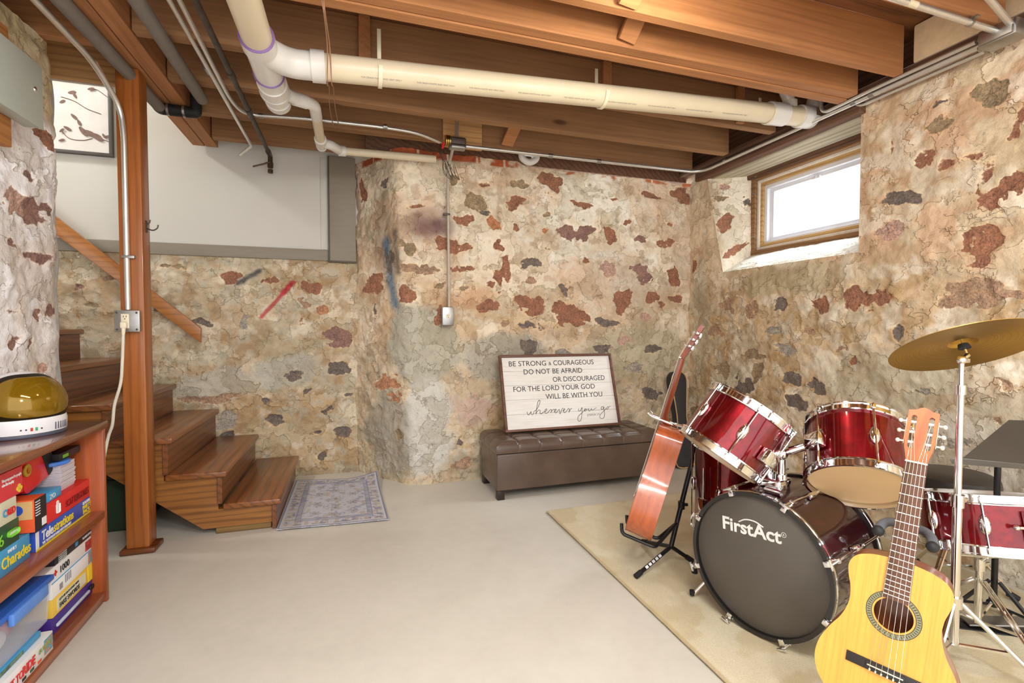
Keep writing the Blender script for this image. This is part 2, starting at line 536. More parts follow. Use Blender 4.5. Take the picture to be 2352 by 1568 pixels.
def stone_wall(name, P, N, U, Vv, stones, basecol, mtl, relief=1.0, sd=0, edge=None, kind=True):
    """P,N: (rows, cols, 3) grid and normals in metres; U,Vv: wall coordinates in metres"""
    R_, C_ = U.shape
    wu = U+.05*(fbm(U, Vv, 9, 4, 2+sd)-.5)+.014*(fbm(U, Vv, 45, 3, 5+sd)-.5)
    wv = Vv+.05*(fbm(U, Vv, 9, 4, 8+sd)-.5)+.014*(fbm(U, Vv, 45, 3, 6+sd)-.5)
    best = np.full(U.shape, -.3)
    scol = np.zeros(U.shape+(3,)); scol[:] = lin(SC['r'])[:3]
    smear = .55*sst(.54, .68, fbm(U, Vv, 13, 3, 55+sd))+.25*(fbm(U, Vv, 60, 2, 57+sd)-.5)
    for i, (u, v, ru, rv, k) in enumerate(stones):
        a = .14*math.sin(i*12.9)
        du, dv = wu-u, wv-v
        x = (du*math.cos(a)+dv*math.sin(a))/ru; y = (-du*math.sin(a)+dv*math.cos(a))/rv
        ang = np.arctan2(y, x)
        wob = 1+.16*np.sin(2*ang+i)+.12*np.sin(3*ang+i*2.3)+.08*np.sin(5*ang+i*4.1)
        d = (wob-np.sqrt(x*x+y*y)-smear)*min(ru, rv)
        sel = d > best
        best = np.where(sel, d, best)
        scol[sel] = lin(SC[k])[:3]
    bc = basecol(U, Vv)
    msk = sst(-.004, .006, best)
    lump = np.abs(fbm(U, Vv, 11, 3, 14+sd)-.5)
    d = relief*(.050*(fbm(U, Vv, 1.7, 3, 1+sd)-.5)+.026*(fbm(U, Vv, 6, 3, 4+sd)-.5)+.030*lump+.009*(fbm(U, Vv, 28, 3, 7+sd)-.5))
    d = d-.006*msk+msk*.007*(fbm(U, Vv, 50, 2, 9+sd)-.5)
    if edge is not None: d = d*edge
    Q = P+N*d[..., None]
    me = bpy.data.meshes.new(name)
    idx = np.arange(R_*C_).reshape(R_, C_)
    f = np.stack([idx[:-1, :-1], idx[:-1, 1:], idx[1:, 1:], idx[1:, :-1]], -1).reshape(-1, 4)
    me.vertices.add(R_*C_); me.vertices.foreach_set('co', Q.reshape(-1).astype(np.float32))
    me.loops.add(f.size); me.loops.foreach_set('vertex_index', f.reshape(-1).astype(np.int32))
    me.polygons.add(len(f)); me.polygons.foreach_set('loop_start', (np.arange(len(f))*4).astype(np.int32))
    me.update(calc_edges=True)
    me.polygons.foreach_set('use_smooth', [True]*len(f))
    a = me.attributes.new('stone', 'FLOAT', 'POINT'); a.data.foreach_set('value', best.reshape(-1).astype(np.float32))
    for nm, arr in (('stone_colour', scol), ('plaster_colour', bc)):
        a = me.attributes.new(nm, 'FLOAT_COLOR', 'POINT')
        q = np.ones((R_*C_, 4), np.float32); q[:, :3] = arr.reshape(-1, 3)
        a.data.foreach_set('color', q.reshape(-1))
    me.materials.append(mtl)
    o = bpy.data.objects.new(name, me)
    col.objects.link(o)
    WM[o.name] = Matrix()
    if kind: o['kind'] = 'structure'
    return o
def L3(c): return np.array(lin(c)[:3])
def lay(c, colr, a): return c*(1-a[..., None])+L3(colr)*a[..., None]
def patch(U, Vv, u, v, ru, rv, soft=.4, s=0):
    x = U+.16*(fbm(U, Vv, 7, 4, 20+s)-.5); y = Vv+.16*(fbm(U, Vv, 7, 4, 23+s)-.5)
    d = 1-np.sqrt(((x-u)/ru)**2+((y-v)/rv)**2)
    return sst(0, soft, d)
def streak(U, Vv, p, q, wd, soft=.6):
    p, q = np.array(p), np.array(q); ab = q-p
    t = np.clip(((U-p[0])*ab[0]+(Vv-p[1])*ab[1])/(ab@ab), 0, 1)
    d = np.hypot(U-p[0]-t*ab[0], Vv-p[1]-t*ab[1])+.012*(fbm(U, Vv, 40, 3, 31)-.5)
    return sst(wd, wd*(1-soft), d)

YB = 3.55      # back wall face
XR = 2.78      # right wall face
YS = 4.02      # stair wall face
JB = 2.43      # underside of the joists
JT = 2.67      # underside of the subfloor

# --- back wall: return from the stair wall, rounded corner, then the long face
def back_plan(s, z):
    """s runs along the plan line; negative s on the return, 0 at the corner"""
    xc = .40-.045*z
    r = .07
    ln = np.hypot(xc-.03, .47)
    dx, dy = (xc-.03)/ln, -.47/ln
    X = np.where(s < 0, xc+s*dx, xc+s)
    Y = np.where(s < 0, YB+s*dy, YB)
    # rounding
    t = np.clip(s/r, -1, 1)
    k = (1-np.abs(t))**2*r*.35
    X = X+k*.35*0; Y = Y+k*.6
    nx = np.where(s < 0, dy, 0.); ny = np.where(s < 0, -dx, -1.)
    b = (t+1)/2
    nx = dy*(1-b); ny = -dx*(1-b)-b
    n = np.hypot(nx, ny)
    return X, Y, nx/n, ny/n
MAIN = """1045,411,12,14,o 1114,422,12,5,r 1193,420,18,12,o 1268,422,28,28,r 1095,461,26,22,o 1117,487,15,6,d 1184,463,24,13,r 959,471,16,5,r
1066,505,22,15,r 1137,513,15,17,n 1188,522,8,11,r 1251,527,8,6,n 1257,491,9,6,o 1325,537,40,22,s 1037,563,36,21,r 1145,565,12,12,r 932,564,24,14,o
958,616,56,10,b 1063,619,32,10,r 1145,629,27,38,r 1222,603,22,15,d 1216,647,12,9,b 1296,667,12,14,d 933,679,28,18,r 1009,657,14,6,o 1068,662,18,6,o
1121,701,22,13,r 1218,700,34,25,r 1309,727,38,31,r 1221,749,28,9,d 1213,796,26,17,d 1008,725,12,22,r 1335,470,22,8,r 1405,458,11,6,r 1490,447,26,7,r
1568,450,26,18,r 1397,543,24,16,r 1470,547,16,10,s 1527,560,22,12,r 1440,510,7,6,r 1535,515,6,5,r 1393,617,20,17,p 1470,633,28,24,s 1552,632,20,26,r
1428,690,24,24,r 1500,683,14,17,r 1553,684,15,9,r 1392,742,24,10,d 1480,726,13,9,p 1380,800,22,10,d 1432,778,16,15,p 1062,1066,24,14,b 1495,905,26,16,d
1060,1012,10,8,d 1300,815,22,12,g 1520,700,10,8,r 1345,600,8,6,r 1260,575,9,5,b 1160,740,10,7,b 1500,800,20,10,d 1455,845,24,12,g""".split()
def px_stones(txt, f):
    out = []
    for t in txt:
        x, y, a, b, k = t.split(',')
        x, y, a, b = map(float, (x, y, a, b))
        u, v = f(x, y); u1, v1 = f(x+a, y); u2, v2 = f(x, y+b)
        out.append((u, v, abs(u1-u)*1.0, abs(v2-v)*1.0, k))
    return out
def f_main(x, y):
    p = ony(x, y, YB); return p.x-(.40-.045*p.z), p.z
def f_stair(x, y):
    p = ony(x, y, YS); return p.x, p.z
def f_right(x, y):
    p = onx(x, y, XR); return p.y, p.z
ret = [(-.44, 2.18, .05, .10, 'r'), (-.33, 1.47, .16, .07, 'r'), (-.12, 1.62, .06, .08, 'd'), (-.2, .74, .12, .06, 'k'), (-.12, .62, .08, .05, 'k'), (-.1, .36, .05, .04, 'o'), (-.32, 1.28, .02, .05, 'd'), (-.15, 2.2, .05, .04, 'd')]
us = np.concatenate([np.arange(-.60, -.01, .008), np.arange(-.01, 2.60, .008)])
vs = np.arange(0, 2.415, .008)
U, Vv = np.meshgrid(us, vs)
top = 2.415+.02*(fbm(U, 0*U, 5, 3, 40)-.5)+.012*(fbm(U, 0*U, 30, 2, 41)-.5)-.035*sst(.9, 1.0, U)+.0*U
Vz = Vv/2.415*top
X, Y, NX, NY = back_plan(U, Vz)
def base_main(U, Z):
    lo = fbm(U, Z, 2.3, 4, 50); hi = fbm(U, Z, 7, 4, 51)
    md = fbm(U, Z, 11, 4, 52); m2 = fbm(U, Z, 16, 4, 53)
    c = np.zeros(U.shape+(3,)); c[:] = L3((238, 224, 200))
    c = lay(c, (248, 242, 228), sst(.46, .58, hi)*sst(1.25, 1.7, Z)*sst(.2, 1.2, U+.8*(lo-.3)))  # white plaster patches, denser upper right: window light painted into the colour
    c = lay(c, (222, 192, 162), sst(.48, .62, lo)*.7)
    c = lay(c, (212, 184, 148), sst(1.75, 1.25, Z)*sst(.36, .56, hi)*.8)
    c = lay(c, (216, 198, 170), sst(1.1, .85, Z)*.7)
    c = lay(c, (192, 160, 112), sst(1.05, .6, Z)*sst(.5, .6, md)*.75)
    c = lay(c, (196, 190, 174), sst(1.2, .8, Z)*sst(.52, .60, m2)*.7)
    c = lay(c, (234, 226, 206), sst(.56, .64, md)*.5)
    c = lay(c, (178, 146, 110), sst(.60, .68, m2)*.45)
    c = lay(c, (200, 190, 180), patch(U, Z, 1.85, 1.45, .75, .5, 1.2)*.45)
    c = lay(c, (206, 160, 118), patch(U, Z, .45, 1.35, .38, .17, .6, 1)*.6)
    c = lay(c, (190, 186, 170), patch(U, Z, .10, 1.02, .30, .34, .22, 2)*.95)
    c = lay(c, (184, 180, 168), patch(U, Z, .72, .92, .42, .20, .3, 3)*.85)
    c = lay(c, (214, 212, 204), patch(U, Z, .12, .42, .23, .44, .3, 4)*.95)
    c = lay(c, (172, 166, 152), patch(U, Z, -.22, .35, .30, .42, .4, 5)*.8)
    c = lay(c, (192, 182, 156), patch(U, Z, 1.9, .95, .6, .28, .4, 6)*.8)
    c = lay(c, (150, 142, 126), patch(U, Z, .45, .1, .3, .12, .6, 7)*.5)
    c = lay(c, (150, 128, 108), patch(U, Z, -.2, 1.9, .17, .6, .8, 8)*.55)
    c = lay(c, (206, 176, 162), patch(U, Z, .50, .55, .22, .16, .5, 9)*.8)
    c = lay(c, (186, 150, 96), patch(U, Z, .75, .35, .2, .3, .5, 10)*.7)
    # scorched smudge, sprayed blue and black paint
    c = lay(c, (120, 84, 84), patch(U, Z, .22, 1.90, .30, .17, 1.0, 11)*.85)
    c = lay(c, (96, 66, 70), patch(U, Z, .30, 1.88, .16, .08, .9, 12)*.6)
    c = lay(c, (70, 122, 156), streak(U, Z, (-.16, 1.76), (-.09, 1.32), .085, .95)*.8)
    c = lay(c, (48, 46, 46), streak(U, Z, (-.05, 1.82), (-.03, 1.55), .06, .95)*.7)
    # bricks showing along the top
    br = sst(.0, .012, Z-(2.352+.02*(fbm(U, Z, 12, 3, 60)-.5)))
    bj = np.minimum(np.abs(((U+.05) % .215)-.1075), 1)
    bk = np.where(bj > .1, 0., 1.)
    c = lay(c, (184, 92, 52), br*sst(-.45, -.4, U)*sst(.95, .9, U)*bk*sst(.35, .45, fbm(U, Z, 9, 3, 61)))
    br2 = sst(.0, .012, Z-(2.345+.02*(fbm(U, Z, 12, 3, 62)-.5)))
    c = lay(c, (198, 120, 78), br2*sst(1.2, 1.25, U)*bk*sst(.38, .46, fbm(U, Z, 8, 3, 63)))
    return c
P = np.stack([X, Y, Vz], -1); N = np.stack([NX, NY, 0*NX], -1)
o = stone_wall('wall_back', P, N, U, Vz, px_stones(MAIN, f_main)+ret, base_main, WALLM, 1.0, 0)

# --- stair wall (stone up to the grey skirting)
STA = """530,637,25,15,r 618,642,19,13,r 718,659,19,19,r 775,775,33,24,s 778,848,29,14,d 671,862,31,10,d 709,898,14,10,d 761,938,19,18,d 489,916,66,12,b 610,921,14,10,d
632,967,24,14,d 788,993,21,11,d 520,966,26,20,g 396,613,33,6,o 176,662,15,11,s 461,742,22,8,d 560,740,10,20,g 700,700,20,14,b 690,735,14,10,b 735,712,14,10,k 800,905,8,6,d
210,700,16,10,o 360,700,12,20,d 345,840,14,12,g 520,1000,20,8,d 740,1050,10,8,d 250,640,14,6,b 730,990,9,5,d""".split()
us = np.arange(-2.9, .12, .009); vs = np.arange(0, 1.665, .009)
U, Vv = np.meshgrid(us, vs)
def base_stair(U, Z):
    lo = fbm(U, Z, 2.6, 4, 70); hi = fbm(U, Z, 8, 4, 71)
    md = fbm(U, Z, 12, 4, 72); m2 = fbm(U, Z, 18, 4, 73)
    c = np.zeros(U.shape+(3,)); c[:] = L3((208, 192, 164))
    c = lay(c, (190, 164, 128), sst(.42, .6, hi)*.7)
    c = lay(c, (218, 206, 182), sst(.52, .66, lo)*.7)
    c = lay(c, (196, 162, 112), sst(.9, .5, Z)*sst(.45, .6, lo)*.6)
    c = lay(c, (200, 194, 176), sst(.53, .61, m2)*.65)
    c = lay(c, (186, 152, 106), sst(.54, .68, md)*.55)
    c = lay(c, (238, 228, 206), sst(.58, .66, fbm(U, Z, 9, 4, 74))*.6)
    c = lay(c, (150, 128, 98), sst(.62, .74, fbm(U, Z, 22, 3, 75))*.35)
    c = lay(c, (196, 192, 178), patch(U, Z, -.48, .80, .30, .17, .3, 1)*.9)
    c = lay(c, (200, 194, 178), patch(U, Z, -.95, .72, .30, .14, .3, 2)*.9)
    c = lay(c, (176, 160, 126), patch(U, Z, -.5, 1.0, .3, .1, .4, 3)*.6)
    c = lay(c, (206, 192, 160), patch(U, Z, -.5, .35, .4, .15, .5, 4)*.6)
    a, b = f_stair(600, 728), f_stair(672, 648)
    c = lay(c, (186, 48, 60), streak(U, Z, a, b, .022, .7)*.85)
    c = lay(c, (190, 44, 56), streak(U, Z, f_stair(650, 672), b, .03, .7)*.8)
    c = lay(c, (62, 66, 78), streak(U, Z, f_stair(545, 650), f_stair(595, 622), .03, .8)*.85)
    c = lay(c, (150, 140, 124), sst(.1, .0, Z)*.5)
    return c
P = np.stack([U, np.full(U.shape, YS+.012), Vv], -1); N = np.zeros(P.shape); N[..., 1] = -1
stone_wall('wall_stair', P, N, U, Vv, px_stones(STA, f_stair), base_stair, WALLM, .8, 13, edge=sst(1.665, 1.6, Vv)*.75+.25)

# --- right wall in patches round the window opening
RGT = """2273,211,40,32,o 2149,289,36,17,o 2160,239,18,7,d 2340,287,24,36,r 2123,371,22,22,r 2175,379,28,10,r 2235,363,22,8,r 2070,459,46,16,d 2269,406,9,34,r 2310,440,46,46,r
2262,562,62,46,r 2055,526,44,18,p 2053,344,6,16,r 1994,687,56,28,r 1890,698,16,24,r 1795,705,18,18,d 1725,713,16,20,b 1670,698,18,20,b 2245,677,110,34,b 2259,440,10,30,r
1653,846,18,22,o 1729,811,24,14,o 1739,853,13,25,o 1818,867,28,12,d 1808,805,30,12,g 1884,887,22,16,d 1829,922,28,18,d 1705,884,22,24,d 2066,758,14,24,d 1960,835,10,14,r
1594,610,6,14,r 1640,760,16,12,b 1600,950,14,16,o 1780,760,18,10,g 1990,1010,20,12,b 2200,1020,26,14,g 2290,960,24,12,b 2040,960,14,10,d 2310,880,22,14,b 2120,900,18,10,g 1930,800,14,10,b 1860,760,16,10,b""".split()
rst = px_stones(RGT, f_right)
rr = random.Random(5)
for i in range(40):
    rst.append((rr.uniform(-2, 1.2), rr.uniform(.2, 2.3), rr.uniform(.04, .16), rr.uniform(.03, .11), rr.choice('rrbodp')))
def base_right(U, Z):
    lo = fbm(U, Z, 2.2, 4, 80); hi = fbm(U, Z, 7, 4, 81)
    md = fbm(U, Z, 10, 4, 83); m2 = fbm(U, Z, 16, 4, 84)
    c = np.zeros(U.shape+(3,)); c[:] = L3((226, 206, 176))
    c = lay(c, (218, 182, 150), sst(.46, .6, lo)*.8*sst(1.0, 1.7, Z))
    c = lay(c, (236, 222, 196), sst(.5, .64, hi)*.7)
    c = lay(c, (206, 178, 138), sst(1.6, 1.3, Z)*sst(.42, .58, hi)*.75)
    c = lay(c, (220, 212, 194), sst(1.2, .7, Z)*sst(.48, .6, lo)*.8)
    c = lay(c, (182, 150, 108), sst(.9, 1.15, Z)*sst(1.55, 1.35, Z)*sst(.46, .6, fbm(U, Z, 4, 4, 82))*.7)
    c = lay(c, (206, 200, 182), sst(1.6, 1.2, Z)*sst(.53, .62, m2)*.6)
    c = lay(c, (190, 154, 106), sst(1.5, 1.1, Z)*sst(.56, .64, md)*.6)
    c = lay(c, (246, 238, 220), sst(.58, .66, fbm(U, Z, 8, 4, 85))*.6)
    c = lay(c, (160, 134, 102), sst(1.4, 1.1, Z)*sst(.62, .74, fbm(U, Z, 22, 3, 86))*.35)
    c = lay(c, (196, 184, 150), patch(U, Z, 2.6, 1.45, .6, .12, .5, 1)*.8)
    c = lay(c, (208, 206, 198), patch(U, Z, 1.5, .45, .4, .3, .5, 2)*.7)
    c = lay(c, (184, 178, 156), patch(U, Z, 3.42, 1.2, .12, .7, .5, 3)*.6)
    c = lay(c, (196, 186, 162), patch(U, Z, 1.9, .85, .5, .2, .4, 4)*.7)
    return c
YN, ZSL, ZHD = 2.066, 1.58, 2.36
def far_edge(z): return 3.15+(z-ZSL)/(ZHD-ZSL)*.19
def rpatch(name, ya, yb, za, zb, st, yfun=None):
    ny = max(2, int((yb-ya)/st)); nz = max(2, int((zb-za)/st))
    t = np.linspace(0, 1, ny); z = np.linspace(za, zb, nz)
    T, Z = np.meshgrid(t, z)
    a = yfun(Z) if yfun else ya
    Yy = a+(yb-a)*T
    return Yy, Z
def join_meshes(objs, name):
    # several patches of one wall become one mesh
    bm = bmesh.new()
    for o in objs: bm.from_mesh(o.data)
    bmesh.ops.remove_doubles(bm, verts=bm.verts[:], dist=.0006)
    me = bpy.data.meshes.new(name)
    bm.to_mesh(me); bm.free()
    me.polygons.foreach_set('use_smooth', [True]*len(me.polygons))
    me.materials.append(objs[0].data.materials[0])
    for o in objs:
        d = o.data; bpy.data.objects.remove(o); bpy.data.meshes.remove(d)
    n = bpy.data.objects.new(name, me)
    col.objects.link(n); n['kind'] = 'structure'; WM[n.name] = Matrix()
    return n
parts = []
for ya, yb, za, zb, st, yf in ((-1.0, .94, 0, 2.43, .03, None), (.9, YN, 0, ZSL, .009, None), (.9, YN, ZSL, 2.43, .009, None), (YN, 3.6, 0, ZSL, .009, None), (3.15, 3.6, ZSL, 2.43, .009, far_edge)):
    Yy, Z = rpatch('p', ya, yb, za, zb, st, yf)
    P = np.stack([np.full(Yy.shape, XR), Yy, Z], -1); N = np.zeros(P.shape); N[..., 0] = -1
    dy = np.maximum(np.maximum(YN-Yy, Yy-far_edge(Z)), 0); dzz = np.maximum(np.maximum(ZSL-Z, Z-ZHD), 0)
    parts.append(stone_wall('wall_part', P, N, Yy, Z, rst, base_right, WALLM, 1.0, 29, edge=sst(0, .09, np.hypot(dy, dzz))))
# window reveal: splayed far jamb, sloping sill, near jamb
def quad_patch(a, b, c, d, n, stones, basef, nu, nv, relief=.4):
    a, b, c, d = map(np.array, (a, b, c, d))
    s, t = np.meshgrid(np.linspace(0, 1, nu), np.linspace(0, 1, nv))
    P = (a*(1-s[..., None])+b*s[..., None])*(1-t[..., None])+(d*(1-s[..., None])+c*s[..., None])*t[..., None]
    N = np.zeros(P.shape); N[:] = np.array(V(n).normalized())
    L1 = np.linalg.norm(b-a); L2 = np.linalg.norm(d-a)
    e = np.minimum(np.minimum(s, 1-s), np.minimum(t, 1-t))
    return stone_wall('wall_part', P, N, s*L1+5, t*L2+1, stones, basef, WALLM, relief, 37, edge=sst(0, .12, e))
def base_jamb(U, Z):
    c = np.zeros(U.shape+(3,)); c[:] = L3((236, 226, 208))
    c = lay(c, (196, 174, 140), patch(U, Z, 5.0, 1.4, .1, .7, .6, 1)*.6)
    c = lay(c, (178, 168, 144), sst(5.30, 5.36, U)*.8)
    return c
def base_sill(U, Z):
    c = np.zeros(U.shape+(3,)); c[:] = L3((224, 220, 208))
    return c
XF = 3.08      # window frame plane
parts.append(quad_patch((XR, 3.15, ZSL), (XF, 3.15, 1.735), (XF, 3.15, 2.375), (XR, far_edge(ZHD)+.004, 2.375), (0, -1, 0),
    [(5.10, 1.40, .085, .075, 'r'), (5.14, 1.13, .12, .04, 'r'), (5.28, 1.55, .03, .06, 'd'), (5.08, 1.62, .05, .025, 'o'), (5.12, 1.72, .04, .02, 'p')], base_jamb, 50, 90))
parts.append(quad_patch((XR, YN, ZSL), (XF, 2.10, 1.735), (XF, 3.15, 1.735), (XR, 3.15, ZSL), (-.4, 0, 1), [], base_sill, 40, 110, .3))
parts.append(quad_patch((XF, 2.10, 1.735), (XR, YN, ZSL), (XR, YN, 2.43), (XF, 2.10, 2.43), (0, 1, 0), [], base_jamb, 40, 80, .3))
join_meshes(parts, 'wall_right')

# --- left wall, painted white over rough stone
LFT = """75,480,34,30,s 30,470,26,36,p 95,318,30,22,r 80,590,26,12,s 120,715,22,12,s 88,722,8,14,s 27,782,12,14,s 65,790,9,12,s 92,842,16,12,p 20,712,18,6,s 20,560,14,10,s 60,400,12,9,s 130,410,8,6,o 40,890,16,10,p""".split()
us = np.arange(-1.0, 2.90, .012); vs = np.arange(0, 2.43, .012)
U, Vv = np.meshgrid(us, vs)
def base_left(U, Z):
    hi = fbm(U, Z, 6, 4, 91)
    c = np.zeros(U.shape+(3,)); c[:] = L3((246, 245, 250))
    c = lay(c, (214, 200, 186), sst(.5, .64, hi)*.6)
    c = lay(c, (204, 184, 140), sst(2.0, 2.08, Z+.12*(hi-.5))*.85)
    return c
XL = -1.30
P = np.stack([np.full(U.shape, XL), U, Vv], -1); N = np.zeros(P.shape); N[..., 0] = 1
# the far end rounds off towards the stairs
k = sst(2.72, 2.90, U)
P[..., 0] -= .06*k*k
lw = stone_wall('wall_left', P, N, U, Vv, px_stones(LFT, lambda x, y: (lambda p: (p.y, p.z))(onx(x, y, XL))), base_left, wall_material('white_painted_stone', .8, (.88, 1.04)), 1.25, 47)
mb = MB()
mb.box((XL-.45, -1, 0), (XL-.095, 2.892, 2.43))
e = mb.build('wall_left_core', mat('grey_mortar', (170, 168, 164), .85, 0, .15, 20, bump=.5)); e['kind'] = 'structure'
mb = MB(); pts = []
for i in range(60):
    z = .02+2.3*i/59
    pts.append((XL-.075+.003*math.sin(i*.7), 2.898+.006*math.sin(i*.37)+.003*math.sin(i*.9), z))
mb.tube(pts, .035, 8)
e = mb.build('trim_left', mat('grey_mortar', (170, 168, 164))); e['kind'] = 'structure'

# --- upper stair wall (painted), skirting, boxed corner
mb = MB(); mb.box((-3.2, YS+.01, 1.66), (.9, YS+.09, 3.7))
mb.build('wall_stair_upper', WHITEP)['kind'] = 'structure'
mb = MB(); mb.box((-3.2, YS-.012, 1.655), (-.172, YS+.01, 1.738), .004)
mb.build('baseboard_stair', GREYP)['kind'] = 'structure'
mb = MB(); mb.box((-.225, YS+.0, 1.74), (-.168, YS+.01, 2.44), .002)
mb.build('trim_1', WHITEP)['kind'] = 'structure'
pn = thing('corner_casing', 'tall grey painted casing board at the right end of the white stair wall', 'trim board', (-.066, YS, 1.655))
mb = MB(); mb.box((-.16, YS-.035, 1.655), (.03, YS+.008, 2.447), .004); mb.build('face_board', GREYP, pn, True)
mb = MB(); mb.box((-.172, YS-.028, 1.655), (-.16, YS+.008, 2.447), .003); mb.box((-.172, YS-.034, 1.645), (.032, YS+.006, 1.655), .002); mb.build('edge_strip', mat('grey_trim_dark', (98, 92, 82), .6), pn, True)
mb = MB(); mb.box((-3.2, 3.0, 3.7), (-.9, 4.1, 3.76)); mb.build('ceiling_stair_blocker', WHITEP)['kind'] = 'structure'  # unseen ceiling added to keep sky light out of the stairwell
mb = MB(); mb.box((-3.2, 2.0, 0), (-3.1, 4.1, 3.7)); mb.build('wall_stair_end', WHITEP)['kind'] = 'structure'

# --- floor
m, nt, b = base('painted_concrete')
vec = coords(nt)
n1 = noise(nt, vec, 1.1, 5, .6, .5)
r1 = ramp(nt, [(.3, (207, 202, 189)), (.7, (220, 215, 203))])
nt.links.new(n1.outputs['Fac'], r1.inputs[0])
n2 = noise(nt, vec, 16, 5, .7)
r2 = ramp(nt, [(.2, (.93, .93, .93, 1)), (.6, (1, 1, 1, 1))])
nt.links.new(n2.outputs['Fac'], r2.inputs[0])
nt.links.new(mix(nt, r1.outputs[0], r2.outputs[0], 1, 'MULTIPLY'), b.inputs['Base Color'])
b.inputs['Roughness'].default_value = .42
bumpn(nt, b, n1.outputs['Fac'], .25, .02)
FLOORM = m
mb = MB(); mb.box((-3.2, -2.2, -.1), (3.3, 4.2, 0))
mb.build('floor', m)['kind'] = 'structure'

# --- ceiling: subfloor boards, joists, beam
mb = MB()
y = -.4
while y < 4.1:
    mb.box((-1.1, y, JT), (3.2, y+.138, JT+.025)); y += .14
y = -.4
while y < 3.05:
    mb.box((-3.2, y, JT), (-1.1, y+.138, JT+.025)); y += .14
mb.build('ceiling', SUB)['kind'] = 'structure'
GJ = 'rough floor joists across the ceiling'
def joist(ya, yb, x0, x1, label, m=JO, zb=JB, zt=JT, name='ceiling_joist', g=GJ):
    mb = MB(); mb.box((x0, ya, zb), (x1, yb, zt), .003, seg=1)
    o = mb.build(name, m)
    return tag(o, label, 'joist', g)
X0, X1 = -.895, 2.66
joist(1.765, 1.812, X0, X1, 'orange-brown ceiling joist nearest the camera, crossing the top right of the photo')
joist(1.998, 2.056, X0, X1, 'front plank of the doubled ceiling joist just in front of the cream drain pipe')
joist(2.060, 2.118, X0, X1, 'back plank of the doubled ceiling joist just in front of the cream drain pipe', zb=JB-.006)
joist(2.545, 2.60, X0, X1, 'ceiling joist directly behind the cream drain pipe', m=JOD)
joist(2.968, 3.03, X0, X1, 'knotty ceiling joist just in front of the junction box with the wire bundle', m=JOD)
joist(3.375, 3.44, X0, X1, 'ceiling joist directly above the stone wall and the steel conduit run', m=JOD)
joist(3.80, 3.86, X0, .25, 'short-looking ceiling joist furthest back, above the white stair wall', m=JOD)
for i, yy in enumerate((1.36, .95, .54, .13, -.3)):
    lab = 'ceiling joist glimpsed at the top right corner above the long shiny conduit' if i == 0 else None
    if i == 0: joist(yy, yy+.047, X0, X1, lab)
mb = MB()
for i, yy in enumerate((.95, .54, .13, -.3)): mb.box((X0, yy, JB), (X1, yy+.047, JT))
o = mb.build('ceiling_framing', JO); o['kind'] = 'structure'
# beam of two planks on the post
bt = thing('ceiling_beam', 'doubled wooden beam running front to back on top of the post', 'beam', (-.98, 1, JB-.002))
for x in (-1.06, -.978):
    mb = MB(); mb.box((x, -.4, JB-.002), (x+.077, 4.0, JT), .003, seg=1); mb.build('plank', JOY, bt, True)
# left of the beam
joist(2.71, 2.755, -3.1, -1.065, 'ceiling joist left of the beam, passing above the grey electrical panel', zb=JB)
joist(2.30, 2.345, -3.1, -1.065, 'ceiling joist at the far top left, nearer than the one above the electrical panel', zb=JB)
joist(3.075, 3.12, -3.1, -1.065, 'stair-opening header joist on the left above the framed leaf picture', PALEJ, zb=JB-.02)
mb = MB(); mb.box((-3.1, 3.125, JB-.02), (-1.07, 3.14, 3.6)); mb.build('wall_stair_header', WHITEP)['kind'] = 'structure'
mb = MB(); mb.box((-1.10, 3.142, JT+.03), (-1.063, 4.0, 3.7)); mb.build('wall_stair_side', WHITEP)['kind'] = 'structure'
# bridging and blocks
def brace(pa, pb, wd, th, label, m=JO, name='bridging_board'):
    a, b_ = V(pa), V(pb)
    mb = MB(); mb.box((-wd/2, -th/2, 0), (wd/2, th/2, (b_-a).length), .002, M=axis_frame(a, b_-a, (1, 0, 0)), seg=1)
    return tag(mb.build(name, m), label, 'bridging', 'short bridging boards between the joists')
for (qx, qy), yl_, yu_, lb in (((1438, 95), 1.984, 1.826, 'short bridging board between the two front ceiling joists, near the bulb'),
        ((1440, 14), 1.752, 1.42, 'short bridging board at the top edge, in front of the nearest joist'),
        ((1164, 333), 3.362, 3.042, 'slanted bridging board to the right of the junction box on the back joist')):
    p_ = ony(qx, qy, yl_)
    brace((p_.x, yl_, p_.z), (p_.x+.04, yu_, 2.64), .088, .02, lb)
mb = MB(); mb.box((.60, 3.352, 2.385), (.875, 3.373, 2.66), .002, seg=1)
tag(mb.build('mounting_board', PALEJ), 'pale pine board on the joist behind the junction box', 'board')
for x, lb in ((.07, 'left'), (1.40, 'middle'), (2.35, 'right')):
    mb = MB(); mb.box((x-.03, 2.516, JB+.01), (x+.025, 2.541, JT-.005), .002, seg=1)
    tag(mb.build('nailing_block', JOY), {'left': 'upright wooden block behind the leftmost pipe hanger strap', 'middle': 'upright wooden block behind the middle pipe hanger strap', 'right': 'upright wooden block behind the rightmost pipe hanger strap, by the window wall'}[lb], 'block', 'wooden blocks behind the pipe hangers')
